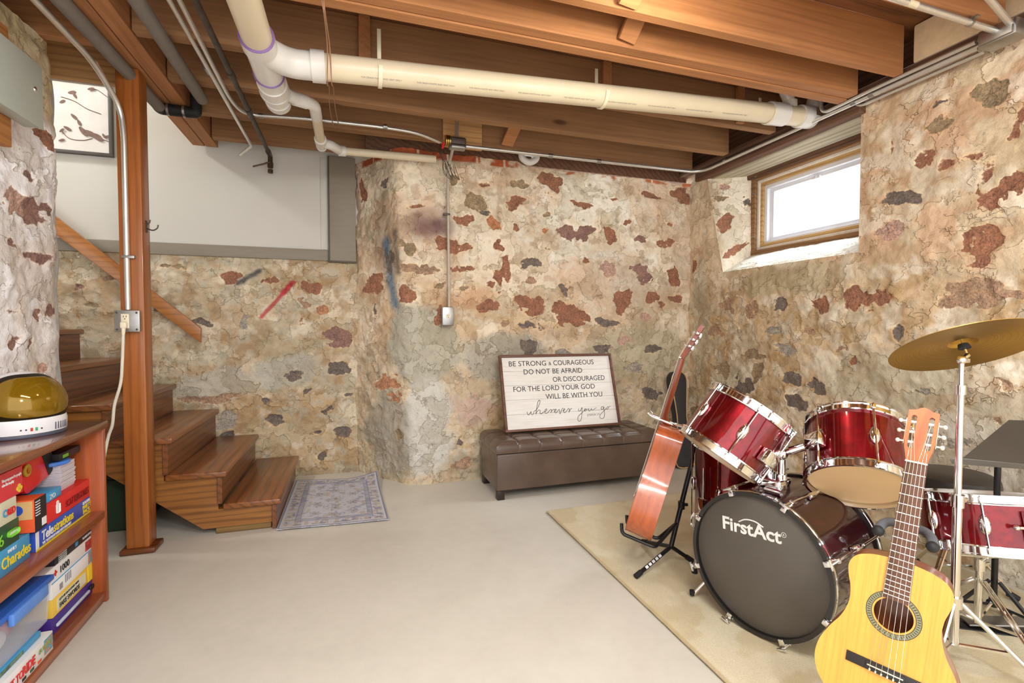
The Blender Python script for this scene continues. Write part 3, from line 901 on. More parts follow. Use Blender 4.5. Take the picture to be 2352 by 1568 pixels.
# rim at the right wall, sill plates and lintel over the window
mb = MB(); mb.box((2.70, -1, 2.44), (2.90, 3.7, 2.475), .003, seg=1); mb.box((2.84, -1, 2.475), (2.90, 3.7, 2.69), seg=1)
mb.build('trim_rim', DARKW)['kind'] = 'structure'
mb = MB(); mb.box((.1, 3.60, 2.40), (2.9, 3.75, 2.69)); mb.build('trim_rim_back', DARKW)['kind'] = 'structure'
mb = MB(); mb.box((2.70, .6, 2.476), (2.836, 1.75, 2.665), .01)
tag(mb.build('insulation_panel', mat('cream_foam', (236, 214, 176), .9, 0, .1, 14, bump=.8, bs=20)), 'cream insulation filling the rim space at the top right corner', 'insulation')
li = thing('window_lintel', 'old timber lintel of brown planks above the basement window', 'lintel', (2.9, 2.7, 2.36))
mb = MB(); mb.box((2.735, 2.04, 2.362), (2.80, 3.44, 2.432), .004, seg=1); mb.build('front_plank', DARKW, li, True)
mb = MB(); mb.box((2.803, 2.04, 2.358), (3.03, 3.36, 2.40), .004, seg=1); mb.build('soffit_plank', OLDW, li, True)
mb = MB(); mb.box((3.032, 2.08, 2.325), (3.09, 3.20, 2.40), .004, seg=1); mb.build('back_plank', DARKW, li, True)

# --- window
VIN = mat('white_vinyl', (232, 234, 240), .35, 0, .01)
wn = thing('window_1', None, None, (XF+.03, 2.68, 1.735)); wn['kind'] = 'structure'
def ring(name, y0, y1, z0, z1, wdt, x0, x1, m, bev=.003, sides='lrtb'):
    mb = MB()
    if 'b' in sides: mb.box((x0, y0, z0), (x1, y1, z0+wdt), bev)
    if 't' in sides: mb.box((x0, y0, z1-wdt), (x1, y1, z1), bev)
    if 'r' in sides: mb.box((x0, y0, z0+wdt), (x1, y0+wdt, z1-wdt), bev)
    if 'l' in sides: mb.box((x0, y1-wdt, z0+wdt), (x1, y1, z1-wdt), bev)
    return mb.build(name, m, wn, True)
ring('outer_casing', 2.10, 3.155, 1.715, 2.35, .042, XF-.03, XF+.06, wood('casing_wood', (170, 128, 84), (124, 86, 52), 1, .6))
ring('painted_stop', 2.142, 3.113, 1.757, 2.308, .022, XF-.008, XF+.06, mat('worn_white_paint', (230, 224, 212), .6, 0, .08, 30))
ring('inner_casing', 2.164, 3.091, 1.779, 2.286, .026, XF+.004, XF+.07, wood('fresh_casing', (226, 188, 126), (196, 150, 90), 1, .6))
ring('vinyl_frame', 2.19, 3.065, 1.79, 2.26, .03, XF+.016, XF+.10, VIN)
sh = ring('sash', 2.22, 3.035, 1.815, 2.235, .034, XF+.045, XF+.09, VIN)
mb = MB(); mb.box((XF+.03, 2.60, 2.192), (XF+.052, 2.66, 2.212), .004); mb.cyl((XF+.036, 2.63, 2.21), (XF+.036, 2.63, 2.195), .01)
mb.build('latch', VIN, sh, True)
m, nt, b = base('window_glass')
nt.nodes.remove(b)
tr = nd(nt, 'ShaderNodeBsdfTransparent'); gl = nd(nt, 'ShaderNodeBsdfGlossy'); gl.inputs['Roughness'].default_value = .02
mx = nd(nt, 'ShaderNodeMixShader'); mx.inputs[0].default_value = .05
nt.links.new(tr.outputs[0], mx.inputs[1]); nt.links.new(gl.outputs[0], mx.inputs[2])
nt.links.new(mx.outputs[0], nt.nodes['Material Output'].inputs[0])
mb = MB(); mb.box((XF+.062, 2.25, 1.845), (XF+.068, 3.005, 2.205)); mb.build('pane', m, wn, True)
mb = MB()
for z in (1.86, 2.2): mb.tube([(XF-.035, 3.135, z), (XF-.045, 3.12, z+.006), (XF-.04, 3.10, z)], .004, 6)
mb.tube([(XF-.04, 3.02, 2.335), (XF-.045, 3.10, 2.332)], .005, 6)
mb.build('hook', STEEL, wn, True)
# ---------------------------------------------------------------- staircase
YF = 3.02
nose = [ony(645, 1144, YF), ony(520, 1081, YF), ony(395, 1005, YF)]
nx = [p.x for p in nose]; nz = [p.z for p in nose]
dx = -.262; dz = .192
for k in range(4): nx.append(nx[2]+dx*(k+1)); nz.append(nz[2]+dz*(k+1))
st = thing('staircase', 'dark stained wooden staircase with open side rising to the left behind the post', 'stairs', (nx[0]-.3, 3.5, 0))
for k in range(7):
    mb = MB(); mb.box((nx[k]+dx-.03, YF, nz[k]-.034), (nx[k], 3.995, nz[k]), .008, seg=3)
    mb.build('tread', TREAD, st, True)
    z0 = 0.003 if k == 0 else nz[k-1]
    mb = MB(); mb.box((nx[k]-.048, YF+.006, z0), (nx[k]-.024, 3.99, nz[k]-.034), .002, seg=1)
    mb.build('riser', RISER, st, True)
ys = YF+.024
bot = [ony(495, 1200, ys), ony(467, 1205, ys), ony(238, 1080, ys)]
poly = [(nx[0]-.048, .036)]
for k in range(6):
    poly.append((nx[k]-.048, nz[k]-.034)); poly.append((nx[k+1]-.048, nz[k]-.034))
s_ = (bot[2].z-bot[1].z)/(bot[2].x-bot[1].x)
xe = poly[-1][0]
poly.append((xe, bot[1].z+s_*(xe-bot[1].x)))
poly.append((bot[1].x, .036))
Mst = frame((0, ys, 0), (1, 0, 0), (0, 0, 1), (0, -1, 0))
mb = MB(); mb.prism(poly, -.036, 0, M=Mst); mb.build('stringer', STRING, st, True)
mb = MB(); mb.box((bot[0].x, ys+.004, 0), (nx[0]-.055, ys+.05, .0355), .004)
mb.build('plinth_block', wood('worn_block', (150, 116, 66), (96, 74, 40), 0, .7), st, True)

# ---------------------------------------------------------------- post with its fittings
px0 = ony(289, 1235, 2.905).x
post = thing('support_post', 'square stained wooden post with base plate in front of the stairs', 'post', (px0+.05, 2.955, 0))
mb = MB(); mb.box((px0, 2.905, .028), (px0+.1, 3.005, JB-.004), .006, seg=2); mb.build('shaft', POSTW, post, True)
mb = MB(); mb.box((px0-.024, 2.888, 0), (px0+.128, 3.0165, .028), .006, seg=2); mb.build('base_plate', wood('stained_base', (128, 70, 30), (84, 42, 16), 0, .4, .3), post, True)
xc = px0+.05
hk = thing('coat_hook', 'small metal double coat hook screwed to the right side of the post', 'hook', (px0+.1, 2.955, 1.62))
h0 = ony(333, 520, 2.955)
mb = MB()
mb.box((px0+.1, 2.945, h0.z-.03), (px0+.1035, 2.965, h0.z+.03), .001)
mb.tube(bend([(px0+.103, 2.955, h0.z-.01), (px0+.13, 2.955, h0.z-.02), (px0+.15, 2.955, h0.z-.005), (px0+.152, 2.955, h0.z+.012)], .02), .0035, 8)
mb.tube(bend([(px0+.103, 2.955, h0.z+.01), (px0+.115, 2.955, h0.z+.018), (px0+.118, 2.955, h0.z+.035)], .01), .003, 8)
mb.build('hook_body', IRON, hk, True)
# conduit dropping down the post
xcd = ony(291, 600, 2.89).x
zc = JB-.016
a = onz(60, -20, 2.36); b = onz(215, 142, 2.345)
pts = [a, b, V((xcd-.012, 2.892, ony(287, 262, 2.89).z+.03)), V((xcd, 2.892, ony(287, 262, 2.89).z-.1)), V((xcd, 2.892, ony(291, 711, 2.892).z))]
cn = thing('post_conduit', 'steel conduit coming down from the ceiling and along the front of the post', 'conduit', (xcd, 2.892, 1.3))
mb = MB(); mb.tube(bend(pts, .12, 8), .0125, 12); mb.build('tube', EMT, cn, True)
mb = MB(); mb.cyl(b, b+(pts[2]-b)*.35, .0132, n=12)
mb.build('label_sleeve', mat('red_sleeve', (196, 150, 130), .5), cn, True)
zs = ony(300, 590, 2.89).z
mb = MB(); mb.box((xcd-.02, 2.8795, zs-.008), (xcd+.035, 2.905, zs+.008), .003); mb.build('strap', STEEL, cn, True)
# junction box with duplex outlet
p0, p1 = ony(262, 712, 2.87), ony(322, 762, 2.87)
bx = thing('outlet_box', 'square steel outlet box with a cream receptacle mounted on the wooden post', 'outlet', ((p0.x+p1.x)/2, 2.905, p1.z))
mb = MB(); mb.box((p0.x+.004, 2.872, p1.z+.004), (p1.x-.004, 2.9045, p0.z-.004), .008, seg=3); mb.build('box', STEEL, bx, True)
mb = MB(); mb.box((p0.x, 2.866, p1.z), (p1.x, 2.8725, p0.z), .003); mb.build('cover', STEEL, bx, True)
mb = MB()
for x in (p0.x+.012, p1.x-.012):
    for z in (p1.z+.012, p0.z-.012): mb.ball((x, 2.865, z), .005, (1, .5, 1), n=10)
mb.build('screws', IRON, bx, True)
xm = ony(288, 740, 2.866).x; zm = (p0.z+p1.z)/2
CREAM = mat('cream_plastic', (236, 228, 200), .35, 0, .02)
mb = MB(); mb.box((xm-.017, 2.860, zm-.036), (xm+.017, 2.867, zm+.036), .003); rc = mb.build('receptacle', CREAM, bx, True)
mb = MB()
for dx_ in (-.006, .006): mb.box((xm+dx_-.0012, 2.8592, zm+.018), (xm+dx_+.0012, 2.8606, zm+.027))
mb.cyl((xm, 2.8592, zm+.011), (xm, 2.8606, zm+.011), .0026, n=10)
mb.build('slots', INK, rc, True)
cdx = thing('extension_cord', 'off-white power cord plugged into the post outlet and hanging down beside it', 'cord', (xm, 2.85, 1.0))
mb = MB(); mb.box((xm-.013, 2.835, zm-.036), (xm+.013, 2.8595, zm-.004), .006, seg=3); mb.cyl((xm, 2.846, zm-.03), (xm-.003, 2.846, zm-.075), .010, .006, n=12); mb.build('plug', CREAM, cdx, True)
pts = [V((xm-.002, 2.846, zm-.06))]
for q in ((281, 830), (277, 880), (263, 930), (258, 975), (247, 1010), (243, 1060)):
    pts.append(ony(*q, 2.845))
pts[-1] = V((pts[-2].x-.02, 2.80, .40)); pts.append(V((pts[-1].x-.015, 2.72, .15))); pts.append(V((pts[-1].x-.02, 2.66, .006))); pts.append(V((pts[-1].x-.08, 2.62, .006)))
mb = MB(); mb.tube(pts, .0068, 10, 8); mb.build('cable', mat('cord_offwhite', (224, 218, 202), .5), cdx, True)

# made-up bin filling the dark space under the stairs
bi = thing('added_bin', 'dark green bin added for the dim dark shape under the stairs behind the post', 'storage bin', (-1.42, 3.5, 0))
DG = mat('dark_green_plastic', (46, 66, 44), .5)
mb = MB(); mb.box((-1.66, 3.25, 0), (-1.16, 3.72, .30), .02, seg=3); mb.build('tub', DG, bi, True)
mb = MB(); mb.box((-1.675, 3.235, .30), (-1.145, 3.735, .335), .01, seg=3); mb.build('lid', DG, bi, True)
# hand rail on the stair wall
r0, r1 = ony(148, 513, 3.93), ony(461, 754, 3.93)
d = (r1-r0).normalized()
up = V((d.z, 0, -d.x));
if up.z < 0: up = -up
A = r0-d*.55; Bq = r1
hr = thing('handrail', 'stained wooden plank handrail slanting down the stone wall beside the stairs', 'handrail', (r1.x, 3.95, r1.z-.1))
zd = ony(460, 787, 3.93)
poly = [(A.x, A.z), (Bq.x, Bq.z), (zd.x, zd.z), (A.x-up.x*.092, A.z-up.z*.092)]
pm = [(p[0], p[1]) for p in poly]
mb = MB(); mb.prism(pm, -.034, 0, M=frame((0, 3.93, 0), (1, 0, 0), (0, 0, 1), (0, -1, 0)), bev=.004); mb.build('plank', RAILW, hr, True)
mb = MB()
for t in (.45, .92):
    q = A.lerp(Bq, t)-up*.05
    mb.cyl((q.x, 3.966, q.z), (q.x, 4.03, q.z), .014, n=12)
mb.build('bracket', IRON, hr, True)

# framed botanical picture on the stair wall
q0, q1 = ony(262, 362, YS), ony(262, 200, YS)
fx1, fz0 = q0.x, q0.z; fx0, fz1 = fx1-.52, q1.z+.02
pc = thing('framed_picture', 'framed print of brown leafy twigs on a pale ground on the stair wall', 'picture', ((fx0+fx1)/2, YS, fz0))
FR = mat('dark_grey_frame', (84, 80, 74), .5)
mb = MB()
for a, b in (((fx0, YS-.022, fz0), (fx1, YS+.009, fz0+.02)), ((fx0, YS-.022, fz1-.02), (fx1, YS+.009, fz1)), ((fx0, YS-.022, fz0+.02), (fx0+.02, YS+.009, fz1-.02)), ((fx1-.02, YS-.022, fz0+.02), (fx1, YS+.009, fz1-.02))): mb.box(a, b, .002)
mb.build('frame', FR, pc, True)
mb = MB(); mb.box((fx0+.02, YS-.008, fz0+.02), (fx1-.02, YS+.002, fz1-.02))
m, nt, b = base('print_ground')
n1 = noise(nt, coords(nt), 3, 4); r = ramp(nt, [(.35, (222, 214, 206)), (.65, (238, 236, 234))])
nt.links.new(n1.outputs['Fac'], r.inputs[0]); nt.links.new(r.outputs[0], b.inputs['Base Color']); b.inputs['Roughness'].default_value = .35
mb.build('print', m, pc, True)
LEAF = mat('leaf_brown', (122, 96, 82), .6, 0, .25, 60)
mb = MB(); yl = YS-.0095
def P2(x, y): return ony(x, y, yl)
for tw in ([(140, 222), (170, 232), (200, 250), (232, 262)], [(205, 204), (222, 206), (240, 218), (256, 230)], [(140, 300), (160, 318), (190, 322), (212, 318)], [(210, 310), (230, 318), (252, 326)]):
    mb.tube([P2(*q) for q in tw], .0022, 6, 6)
mb.build('twig', mat('twig_brown', (112, 84, 72), .6), pc, True)
mb = MB()
rl = random.Random(3)
for (x, y, r_, a) in [(165, 212, 9, .3), (172, 220, 7, 2), (143, 233, 7, .6), (170, 268, 9, -.8), (182, 282, 8, -1.2), (155, 295, 9, -.5), (142, 322, 7, .4), (192, 302, 14, -.9), (205, 306, 15, -.4), (218, 312, 15, -.3), (226, 318, 12, -.5), (240, 313, 7, -1), (250, 314, 8, .2), (210, 205, 8, .3), (143, 300, 7, .8)]:
    c = P2(x, y); L_ = r_*.0026
    pts = []
    for i in range(10):
        t = 2*math.pi*i/10
        u_, v_ = L_*math.cos(t), L_*.42*math.sin(t)*(1+.2*math.cos(t))
        pts.append((c.x+u_*math.cos(a)-v_*math.sin(a), c.z+u_*math.sin(a)+v_*math.cos(a)))
    mb.prism(pts, 0, .0012, M=frame((0, yl-.0004*len(mb.bm.verts)/20, 0), (1, 0, 0), (0, 0, 1), (0, -1, 0)))
mb.build('leaves', LEAF, pc, True)

# electrical panel on the left wall
xp = -1.16
q = [onx(97, 155, xp), onx(97, 297, xp)]
y1 = q[0].y; z1, z0 = q[0].z+.0, q[1].z
pb = thing('electrical_panel', 'pale grey metal electrical panel box high on the left wall', 'electrical panel', (xp-.07, y1-.2, z0))
PNL = mat('panel_grey', (178, 186, 178), .4, 0, .03, 6)
mb = MB(); mb.box((-1.222, y1-.36, z0+.004), (xp-.006, y1-.003, z1-.004), .004); mb.build('box', PNL, pb, True)
mb = MB(); mb.box((xp-.006, y1-.363, z0), (xp, y1, z1), .0025); dr = mb.build('door', PNL, pb, True)
k_ = onx(80, 205, xp)
mb = MB(); mb.ball((xp+.001, k_.y, k_.z), .009, (.6, 1, 1.3), n=12); mb.build('latch', CHROME, dr, True)
mb = MB(); mb.box((-1.262, y1-.50, z0-.10), (-1.225, y1-.07, z1+.10), .004)
tag(mb.build('backing_board', wood('board_pine', (214, 150, 84), (176, 110, 54), 1, .7)), 'pine backing board behind the grey electrical panel on the left wall', 'board')
pp = onz(-4, 30, 2.3)
mb = MB(); mb.tube(bend([(xp-.05, y1-.22, z1-.004), (xp-.05, y1-.22, z1+.12), (xp-.05, y1-.5, z1+.2)], .08), .016, 12)
tag(mb.build('panel_conduit', EMT), 'grey conduit rising out of the top of the electrical panel', 'conduit')

# ---------------------------------------------------------------- pipes under the joists
def pipe(name, pts, r, m, label, cat='pipe', g=None, n=16, rnd=.05, extra=None):
    mb = MB(); mb.tube(bend(pts, rnd, 8), r, n)
    o = mb.build(name, m)
    return tag(o, label, cat, g)
za = JB-.036
a, b = onz(120, -20, za), onz(370, 250, za)
t = thing('insulated_pipe', 'thick grey insulated pipe along the beam ending in a black rubber elbow', 'pipe', b)
mb = MB(); mb.tube([a, b], .030, 18); mb.build('foam_sleeve', GREYF, t, True)
c1 = V((-.885, b.y, za))
mb = MB(); mb.tube(bend([b+V((-.002, -.03, 0)), b, c1], .03, 8), .0315, 18); mb.build('rubber_coupling', BLACKR, t, True)
mb = MB()
for f_ in (.25, .8):
    q = b.lerp(c1, f_); dd = (c1-b).normalized()
    mb = MB(); mb.cyl(q-dd*.006, q+dd*.006, .0335, n=18); mb.build('hose_clamp', STEEL, t, True)
mb = MB(); mb.tube(bend([c1, c1+V((.03, 0, 0)), c1+V((.03, 0, .14))], .03, 6), .03, 14); mb.build('drain_stub', BLACKR, t, True)
a, b = onz(300, -20, JB-.034), onz(464, 228, JB-.034)
t = thing('insulated_pipe', 'short thick grey insulated pipe end hanging to the right of the beam', 'pipe', b)
mb = MB(); mb.tube([a, b], .030, 18); mb.build('foam_sleeve', GREYF, t, True)
# two thin conduits and an iron gas pipe
zt = JB-.014
a, c = onz(376, -22, zt), onz(578, 335, zt-.02)
kink = onz(552, 356, zt-.05)
t = thing('thin_conduit', 'thin steel conduit, left of a pair, its far end kinked over the white wall', 'conduit', c)
mb = MB(); mb.tube(bend([a, c, kink], .02, 6), .0105, 10); mb.build('tube', EMT, t, True)
m_ = onz(477, 160, zt-.003)
mb = MB(); dd = (c-a).normalized(); mb.cyl(m_-dd*.03, m_+dd*.03, .0145, n=12); mb.build('coupling', STEEL, t, True)
zt2 = JB-.016
ptsD = [onz(401, -22, zt2), onz(527, 226, zt2), onz(560, 263, zt2), onz(700, 272, zt2)]
e1 = onz(880, 292, zt2); e2 = onz(960, 305, zt2); 
yj = 3.452
e3 = ony(1013, 328, 3.31)
t = thing('bent_conduit', 'steel conduit on the right of the pair, turning along the joist to the junction box', 'conduit', e3)
mb = MB(); mb.tube(bend(ptsD+[e1, e2, e3], .10, 8), .0105, 10); mb.build('tube', EMT, t, True)
mb = MB()
for q in ((885, 291), (575, 264), (600, 266)):
    p = onz(*q, zt2); mb = MB(); mb.cyl(p-V((.012, 0, 0)), p+V((.012, 0, 0)), .0145, n=12); mb.build('coupling', STEEL, t, True)
zg = JB-.045
a, c = onz(438, -22, zg), onz(618, 352, zg)
t = thing('gas_pipe', 'dark iron gas pipe ending in a lever shut-off valve over the white wall', 'pipe', c)
mb = MB(); mb.tube([a, c], .0135, 12); mb.build('tube', IRON, t, True)
mb = MB(); dd = (c-a).normalized()
for f_ in (.36, .60, .985):
    q = a.lerp(c, f_); mb = MB(); mb.cyl(q-dd*.025, q+dd*.025, .018, n=12); mb.build('coupling', IRON, t, True)
VALV = mat('valve_bronze', (92, 74, 58), .4, .8, .2, 40)
mb = MB(); mb.tube(bend([c, c+dd*.05, c+dd*.05+V((0, 0, -.09))], .02, 6), .016, 12)
q = c+dd*.05
mb.cyl(q+V((0, 0, -.05)), q+V((0, 0, -.085)), .02, n=8); mb.cyl(q+V((0, 0, -.10)), q+V((0, 0, -.125)), .018, n=10)
mb.build('valve', VALV, t, True)
mb = MB(); mb.tube([q+V((0, -.015, -.05)), q+V((-.04, -.02, -.07)), q+V((-.11, -.02, -.095))], .006, 8); mb.build('lever', VALV, t, True)
# cream PVC drain
zb = 2.285
a, c = onz(553, -24, zb), onz(640, 236, zb)
Yp = 2.35
h0, h1 = ony(722, 152, Yp), ony(1842, 268, Yp)
t = thing('drain_pipe', 'large cream plastic drain pipe with a wye branch running under the ceiling joists', 'drain pipe', c)
dd = (c-a).normalized()
R0 = .057
f1 = .0
def along(y):   # point of the main stack at a photo row
    k = (onz(559+.33*y, y, zb).y-a.y)/(c.y-a.y); return a.lerp(c, k)
mb = MB(); mb.tube([a+(a-c)*.45, along(120)], R0, 28); mb.build('main_run', PVC, t, True)
w0, w1 = along(82), along(205)
mb = MB()
mb.cyl(w0, w0+dd*.075, .066, n=28); mb.tube([w0+dd*.07, w1], .060, 28); mb.cyl(w1-dd*.07, w1, .066, n=28)
wa = along(112); he = (h1-h0).normalized()
mb.tube(bend([wa, h0-he*.10, h0+he*.0], .09, 10), .059, 26)
mb.cyl(h0-he*.012, h0+he*.045, .0665, n=28)
mb.build('wye', PVCW, t, True)
mb = MB(); e_ = along(236)
mb.tube([w1-dd*.01, e_], .056, 28); mb.cyl(w1-dd*.012+dd*.02, w1+dd*.03, .0685, n=28); mb.cyl(e_-dd*.05, e_, .061, .059, n=28)
mb.lathe([(0, .012), (.03, .011), (.05, .006), (.059, 0)], M=axis_frame(e_, dd), n=28)
mb.build('cleanout', PVCW, t, True)
mb = MB()
for q in (w0, along(168)):
    mb = MB(); mb.lathe([(.0574, -.003), (.0664, -.001), (.0664, .002), (.0574, .004)], M=axis_frame(q, dd), n=28); mb.build('primer_ring', PURPLE, t, True)
mb = MB(); mb.tube([h0, h1], R0, 28); hp = mb.build('branch_run', PVC, t, True)
mb = MB(); q = h0.lerp(h1, .905)
mb.cyl(q, q+he*.12, .066, n=28); mb.cyl(h1-he*.03, h1+he*.10, .0665, n=28)
u_ = h0.lerp(h1, .965)
mb.tube(bend([u_, u_+V((0, 0, .09)), u_+V((-.06, 0, .17))], .05, 8), .034, 18); mb.cyl(u_+V((0, 0, .05)), u_+V((0, 0, .085)), .041, n=20)
mb.tube(bend([h1, h1+he*.08, h1+he*.12+V((0, 0, .14))], .08, 8), .05, 24)
mb.build('end_fittings', PVCW, t, True)
# printed legend on the branch
for i in range(9):
    f_ = .07+.088*i
    q = h0.lerp(h1, f_)
    nn = V((0, -.60, -.80)).normalized()
    uu = he; vv = nn.cross(uu)
    text('legend', 'FOR DRAIN WASTE AND VENT ONLY', .0105, mat('grey_print', (150, 140, 122), .6), hp, WM[hp.name].inverted() @ frame(q+nn*(R0+.0002), uu, vv, nn), ext=.0002)
# strap hangers
GH = 'cream strap hangers holding the drain pipe'
for px_, lb in ((873, 'leftmost strap hanger round the drain pipe, below the first wooden block'), (1383, 'middle strap hanger hooked round the drain pipe'), (1765, 'rightmost strap hanger round the drain pipe near the window wall')):
    k = (ony(px_, 152+(px_-722)*.1036, Yp).x-h0.x)/(h1.x-h0.x)
    q = h0.lerp(h1, k)
    hg = thing('pipe_hanger', lb, 'pipe hanger', q, GH)
    mb = MB(); xx = q.x
    mb.box((xx-.009, Yp+R0+.006, q.z-.01), (xx+.009, Yp+R0+.011, max(JB+.12, q.z+.12)), .001)
    mb.build('strap', CREAM, hg, True)
    mb = MB(); mb.lathe([(R0+.002, -.009), (R0+.008, -.009), (R0+.008, .009), (R0+.002, .009)], M=frame(q, (0, 1, 0), (0, 0, 1), (1, 0, 0)), n=28, a0=math.pi*.98, a1=2*math.pi+.1)
    mb.build('cradle', CREAM, hg, True)
# small drain off the stack
zs = 2.30
s0 = along(212); s1 = onz(722, 240, zs); s2 = onz(739, 338, zs)
t = thing('small_drain', 'narrow white plastic drain elbow and tee branching from the large drain pipe', 'drain pipe', s2)
mb = MB(); mb.tube(bend([s0+V((.05, 0, .0)), s0.lerp(s1, .55), s1, s1.lerp(s2, .25)], .05, 8), .030, 20)
for f_ in (.45, .62): q = s0.lerp(s1, f_); e = (s1-s0).normalized(); mb.cyl(q, q+e*.035, .034, n=20)
mb.build('elbow', PVCW, t, True)
d2 = (s2-s1).normalized()
mb = MB(); mb.tube([s1+d2*.02, s2-d2*.02], .027, 20); mb.build('down_run', PVC, t, True)
mb = MB(); tt = s1.lerp(s2, .80)
mb.cyl(tt-d2*.02, tt+d2*.035, .036, n=20); mb.tube([tt, s2], .031, 20); mb.cyl(s2-d2*.025, s2, .034, .031, n=20)
g0 = V((onz(778, 312, zs).x, s2.y+.06, zs+.01)); g1 = ony(1000, 333, g0.y+.02)
mb.tube(bend([tt+d2*.04, tt+d2*.05+V((.06, .02, 0)), g0, g0+V((.04, 0, 0))], .05, 8), .029, 18); mb.cyl(g0+V((-.01, 0, 0)), g0+V((.035, 0, 0)), .034, n=18)
mb.build('tee', PVCW, t, True)
mb = MB(); mb.tube([g0, V((g1.x, g0.y+.01, g0.z+.015))], .0255, 18); mb.build('side_run', PVC, t, True)
# trap under the joists by the back wall
q = ony(1215, 362, 3.50)
mb = MB()
pt = [q+V((-.045, .04, .10)), q+V((-.062, 0, .03)), q+V((-.05, 0, -.012)), q+V((0, 0, -.035)), q+V((.05, 0, -.012)), q+V((.06, 0, .02)), q+V((.03, .03, .045)), q+V((-.01, .06, .055))]
mb.tube(pt, .024, 18, 8); mb.cyl(q+V((.045, 0, .0)), q+V((.062, 0, .03)), .029, n=18)
tag(mb.build('drain_trap', PVCW), 'white plastic U-shaped drain trap above the stone wall', 'drain trap')

# ---------------------------------------------------------------- wiring along the walls
jb0 = ony(1050, 329, 3.31)
t = thing('junction_box', 'cast metal junction box with a brass collar above the stone wall', 'junction box', (jb0.x, 3.31, jb0.z))
mb = MB(); mb.box((jb0.x-.055, 3.285, jb0.z-.042), (jb0.x+.06, 3.348, jb0.z+.038), .014, seg=3); mb.build('body', STEEL, t, True)
mb = MB(); mb.box((jb0.x-.05, 3.272, jb0.z-.046), (jb0.x+.055, 3.33, jb0.z-.012), .012, seg=3); mb.build('cover', STEEL, t, True)
mb = MB()
for k in range(3): mb.cyl((jb0.x-.08+.012*k, 3.315, jb0.z+.012), (jb0.x-.072+.012*k, 3.315, jb0.z+.012), .036, n=20)
mb.build('brass_collar', BRASS, t, True)
zc = jb0.z-.008
mb = MB(); mb.tube([(jb0.x+.005, 3.335, jb0.z+.03), (jb0.x+.005, 3.335, 2.66)], .011, 10)
tag(mb.build('riser_conduit', EMT), 'short steel conduit rising from the junction box in front of the pine board', 'conduit')
# run along the back wall, round the corner, along the right wall
xr = 2.70
bA = V((jb0.x+.055, 3.325, zc)); bB = V((xr, 3.325, ony(1590, 394, 3.325).z)); bC = V((xr, 1.47, 2.413))
t = thing('long_conduit', 'long shiny steel conduit run along the back wall top and round the window corner', 'conduit', bB)
mb = MB(); mb.tube(bend([bA, bB, bC], .14, 12), .0125, 12); mb.build('tube', CHROME if False else EMT, t, True)
mb = MB()
for x in (1264, 1375):
    q = ony(x, 352+(x-1264)*.128, 3.325); q = bA.lerp(bB, (q.x-bA.x)/(bB.x-bA.x)); e = V((1, 0, 0)); mb = MB(); mb.cyl(q-e*.016, q+e*.016, .0165, n=12); mb.build('coupling', STEEL, t, True)
for y in (3.05, 2.05, 1.95):
    mb = MB(); mb.cyl((xr, y-.014, 2.413), (xr, y+.014, 2.413), .0165, n=12); mb.build('coupling', STEEL, t, True)
# second run beside it on the right wall
t = thing('wall_conduit', 'thinner conduit running parallel beside the long one above the right wall', 'conduit', (2.74, 2.0, 2.39))
mb = MB(); mb.tube(bend([(2.735, 2.10, 2.50), (2.735, 2.06, 2.394), (2.735, 1.47, 2.396)], .05, 8), .009, 10); mb.build('tube', EMT, t, True)
mb = MB(); mb.tube(bend([(2.675, 2.24, 2.55), (2.675, 2.23, 2.42), (2.672, 1.9, 2.427), (2.672, 1.47, 2.427)], .05, 8), .010, 10); 
tag(mb.build('upper_conduit', EMT), 'conduit curling down from the joists to join the long run right of the window', 'conduit')
kb = V((2.665, 1.375, 2.405))
t = thing('corner_box', 'steel junction box at the top right corner where four conduits meet', 'junction box', kb)
mb = MB(); mb.box(kb+V((-.05, -.075, -.04)), kb+V((.05, .06, .03)), .01, seg=2); mb.build('body', STEEL, t, True)
mb = MB(); mb.box(kb+V((-.062, -.066, -.034)), kb+V((-.05, .05, .026)), .004); mb.build('cover', STEEL, t, True)
mb = MB()
for d_ in ((0, .068, .02), (0, .068, -.02), (-.05, .0, .045)): mb.ball(kb+V(d_), .017, n=10)
mb.build('connector', STEEL, t, True)
q0 = onz(2030, -12, 2.405); q1 = onz(2296, 74, 2.405)
t = thing('top_conduit', 'steel conduit with a sticker crossing under the joists into the corner box', 'conduit', q1)
mb = MB(); mb.tube([q0+(q0-q1)*.3, q1], .0125, 12); mb.build('tube', EMT, t, True)
mb = MB(); e = (q1-q0).normalized(); k = q0.lerp(q1, .22); mb.cyl(k-e*.025, k+e*.025, .0131, n=12); mb.build('sticker', mat('sticker', (226, 212, 180), .5), t, True)
mb = MB(); k = q0.lerp(q1, .72); mb.cyl(k-e*.008, k+e*.008, .016, n=12); mb.box(k+V((-.01, -.03, .01)), k+V((.01, .03, .016))); mb.build('strap', STEEL, t, True)
q0 = onz(2262, -14, 2.41); q1 = onz(2330, 66, 2.41)
mb = MB(); mb.tube(bend([q0+(q0-q1)*.4, q0.lerp(q1, .5), q1], .05), .012, 10)
tag(mb.build('corner_conduit', EMT), 'short bent conduit at the very top right entering the corner box', 'conduit')
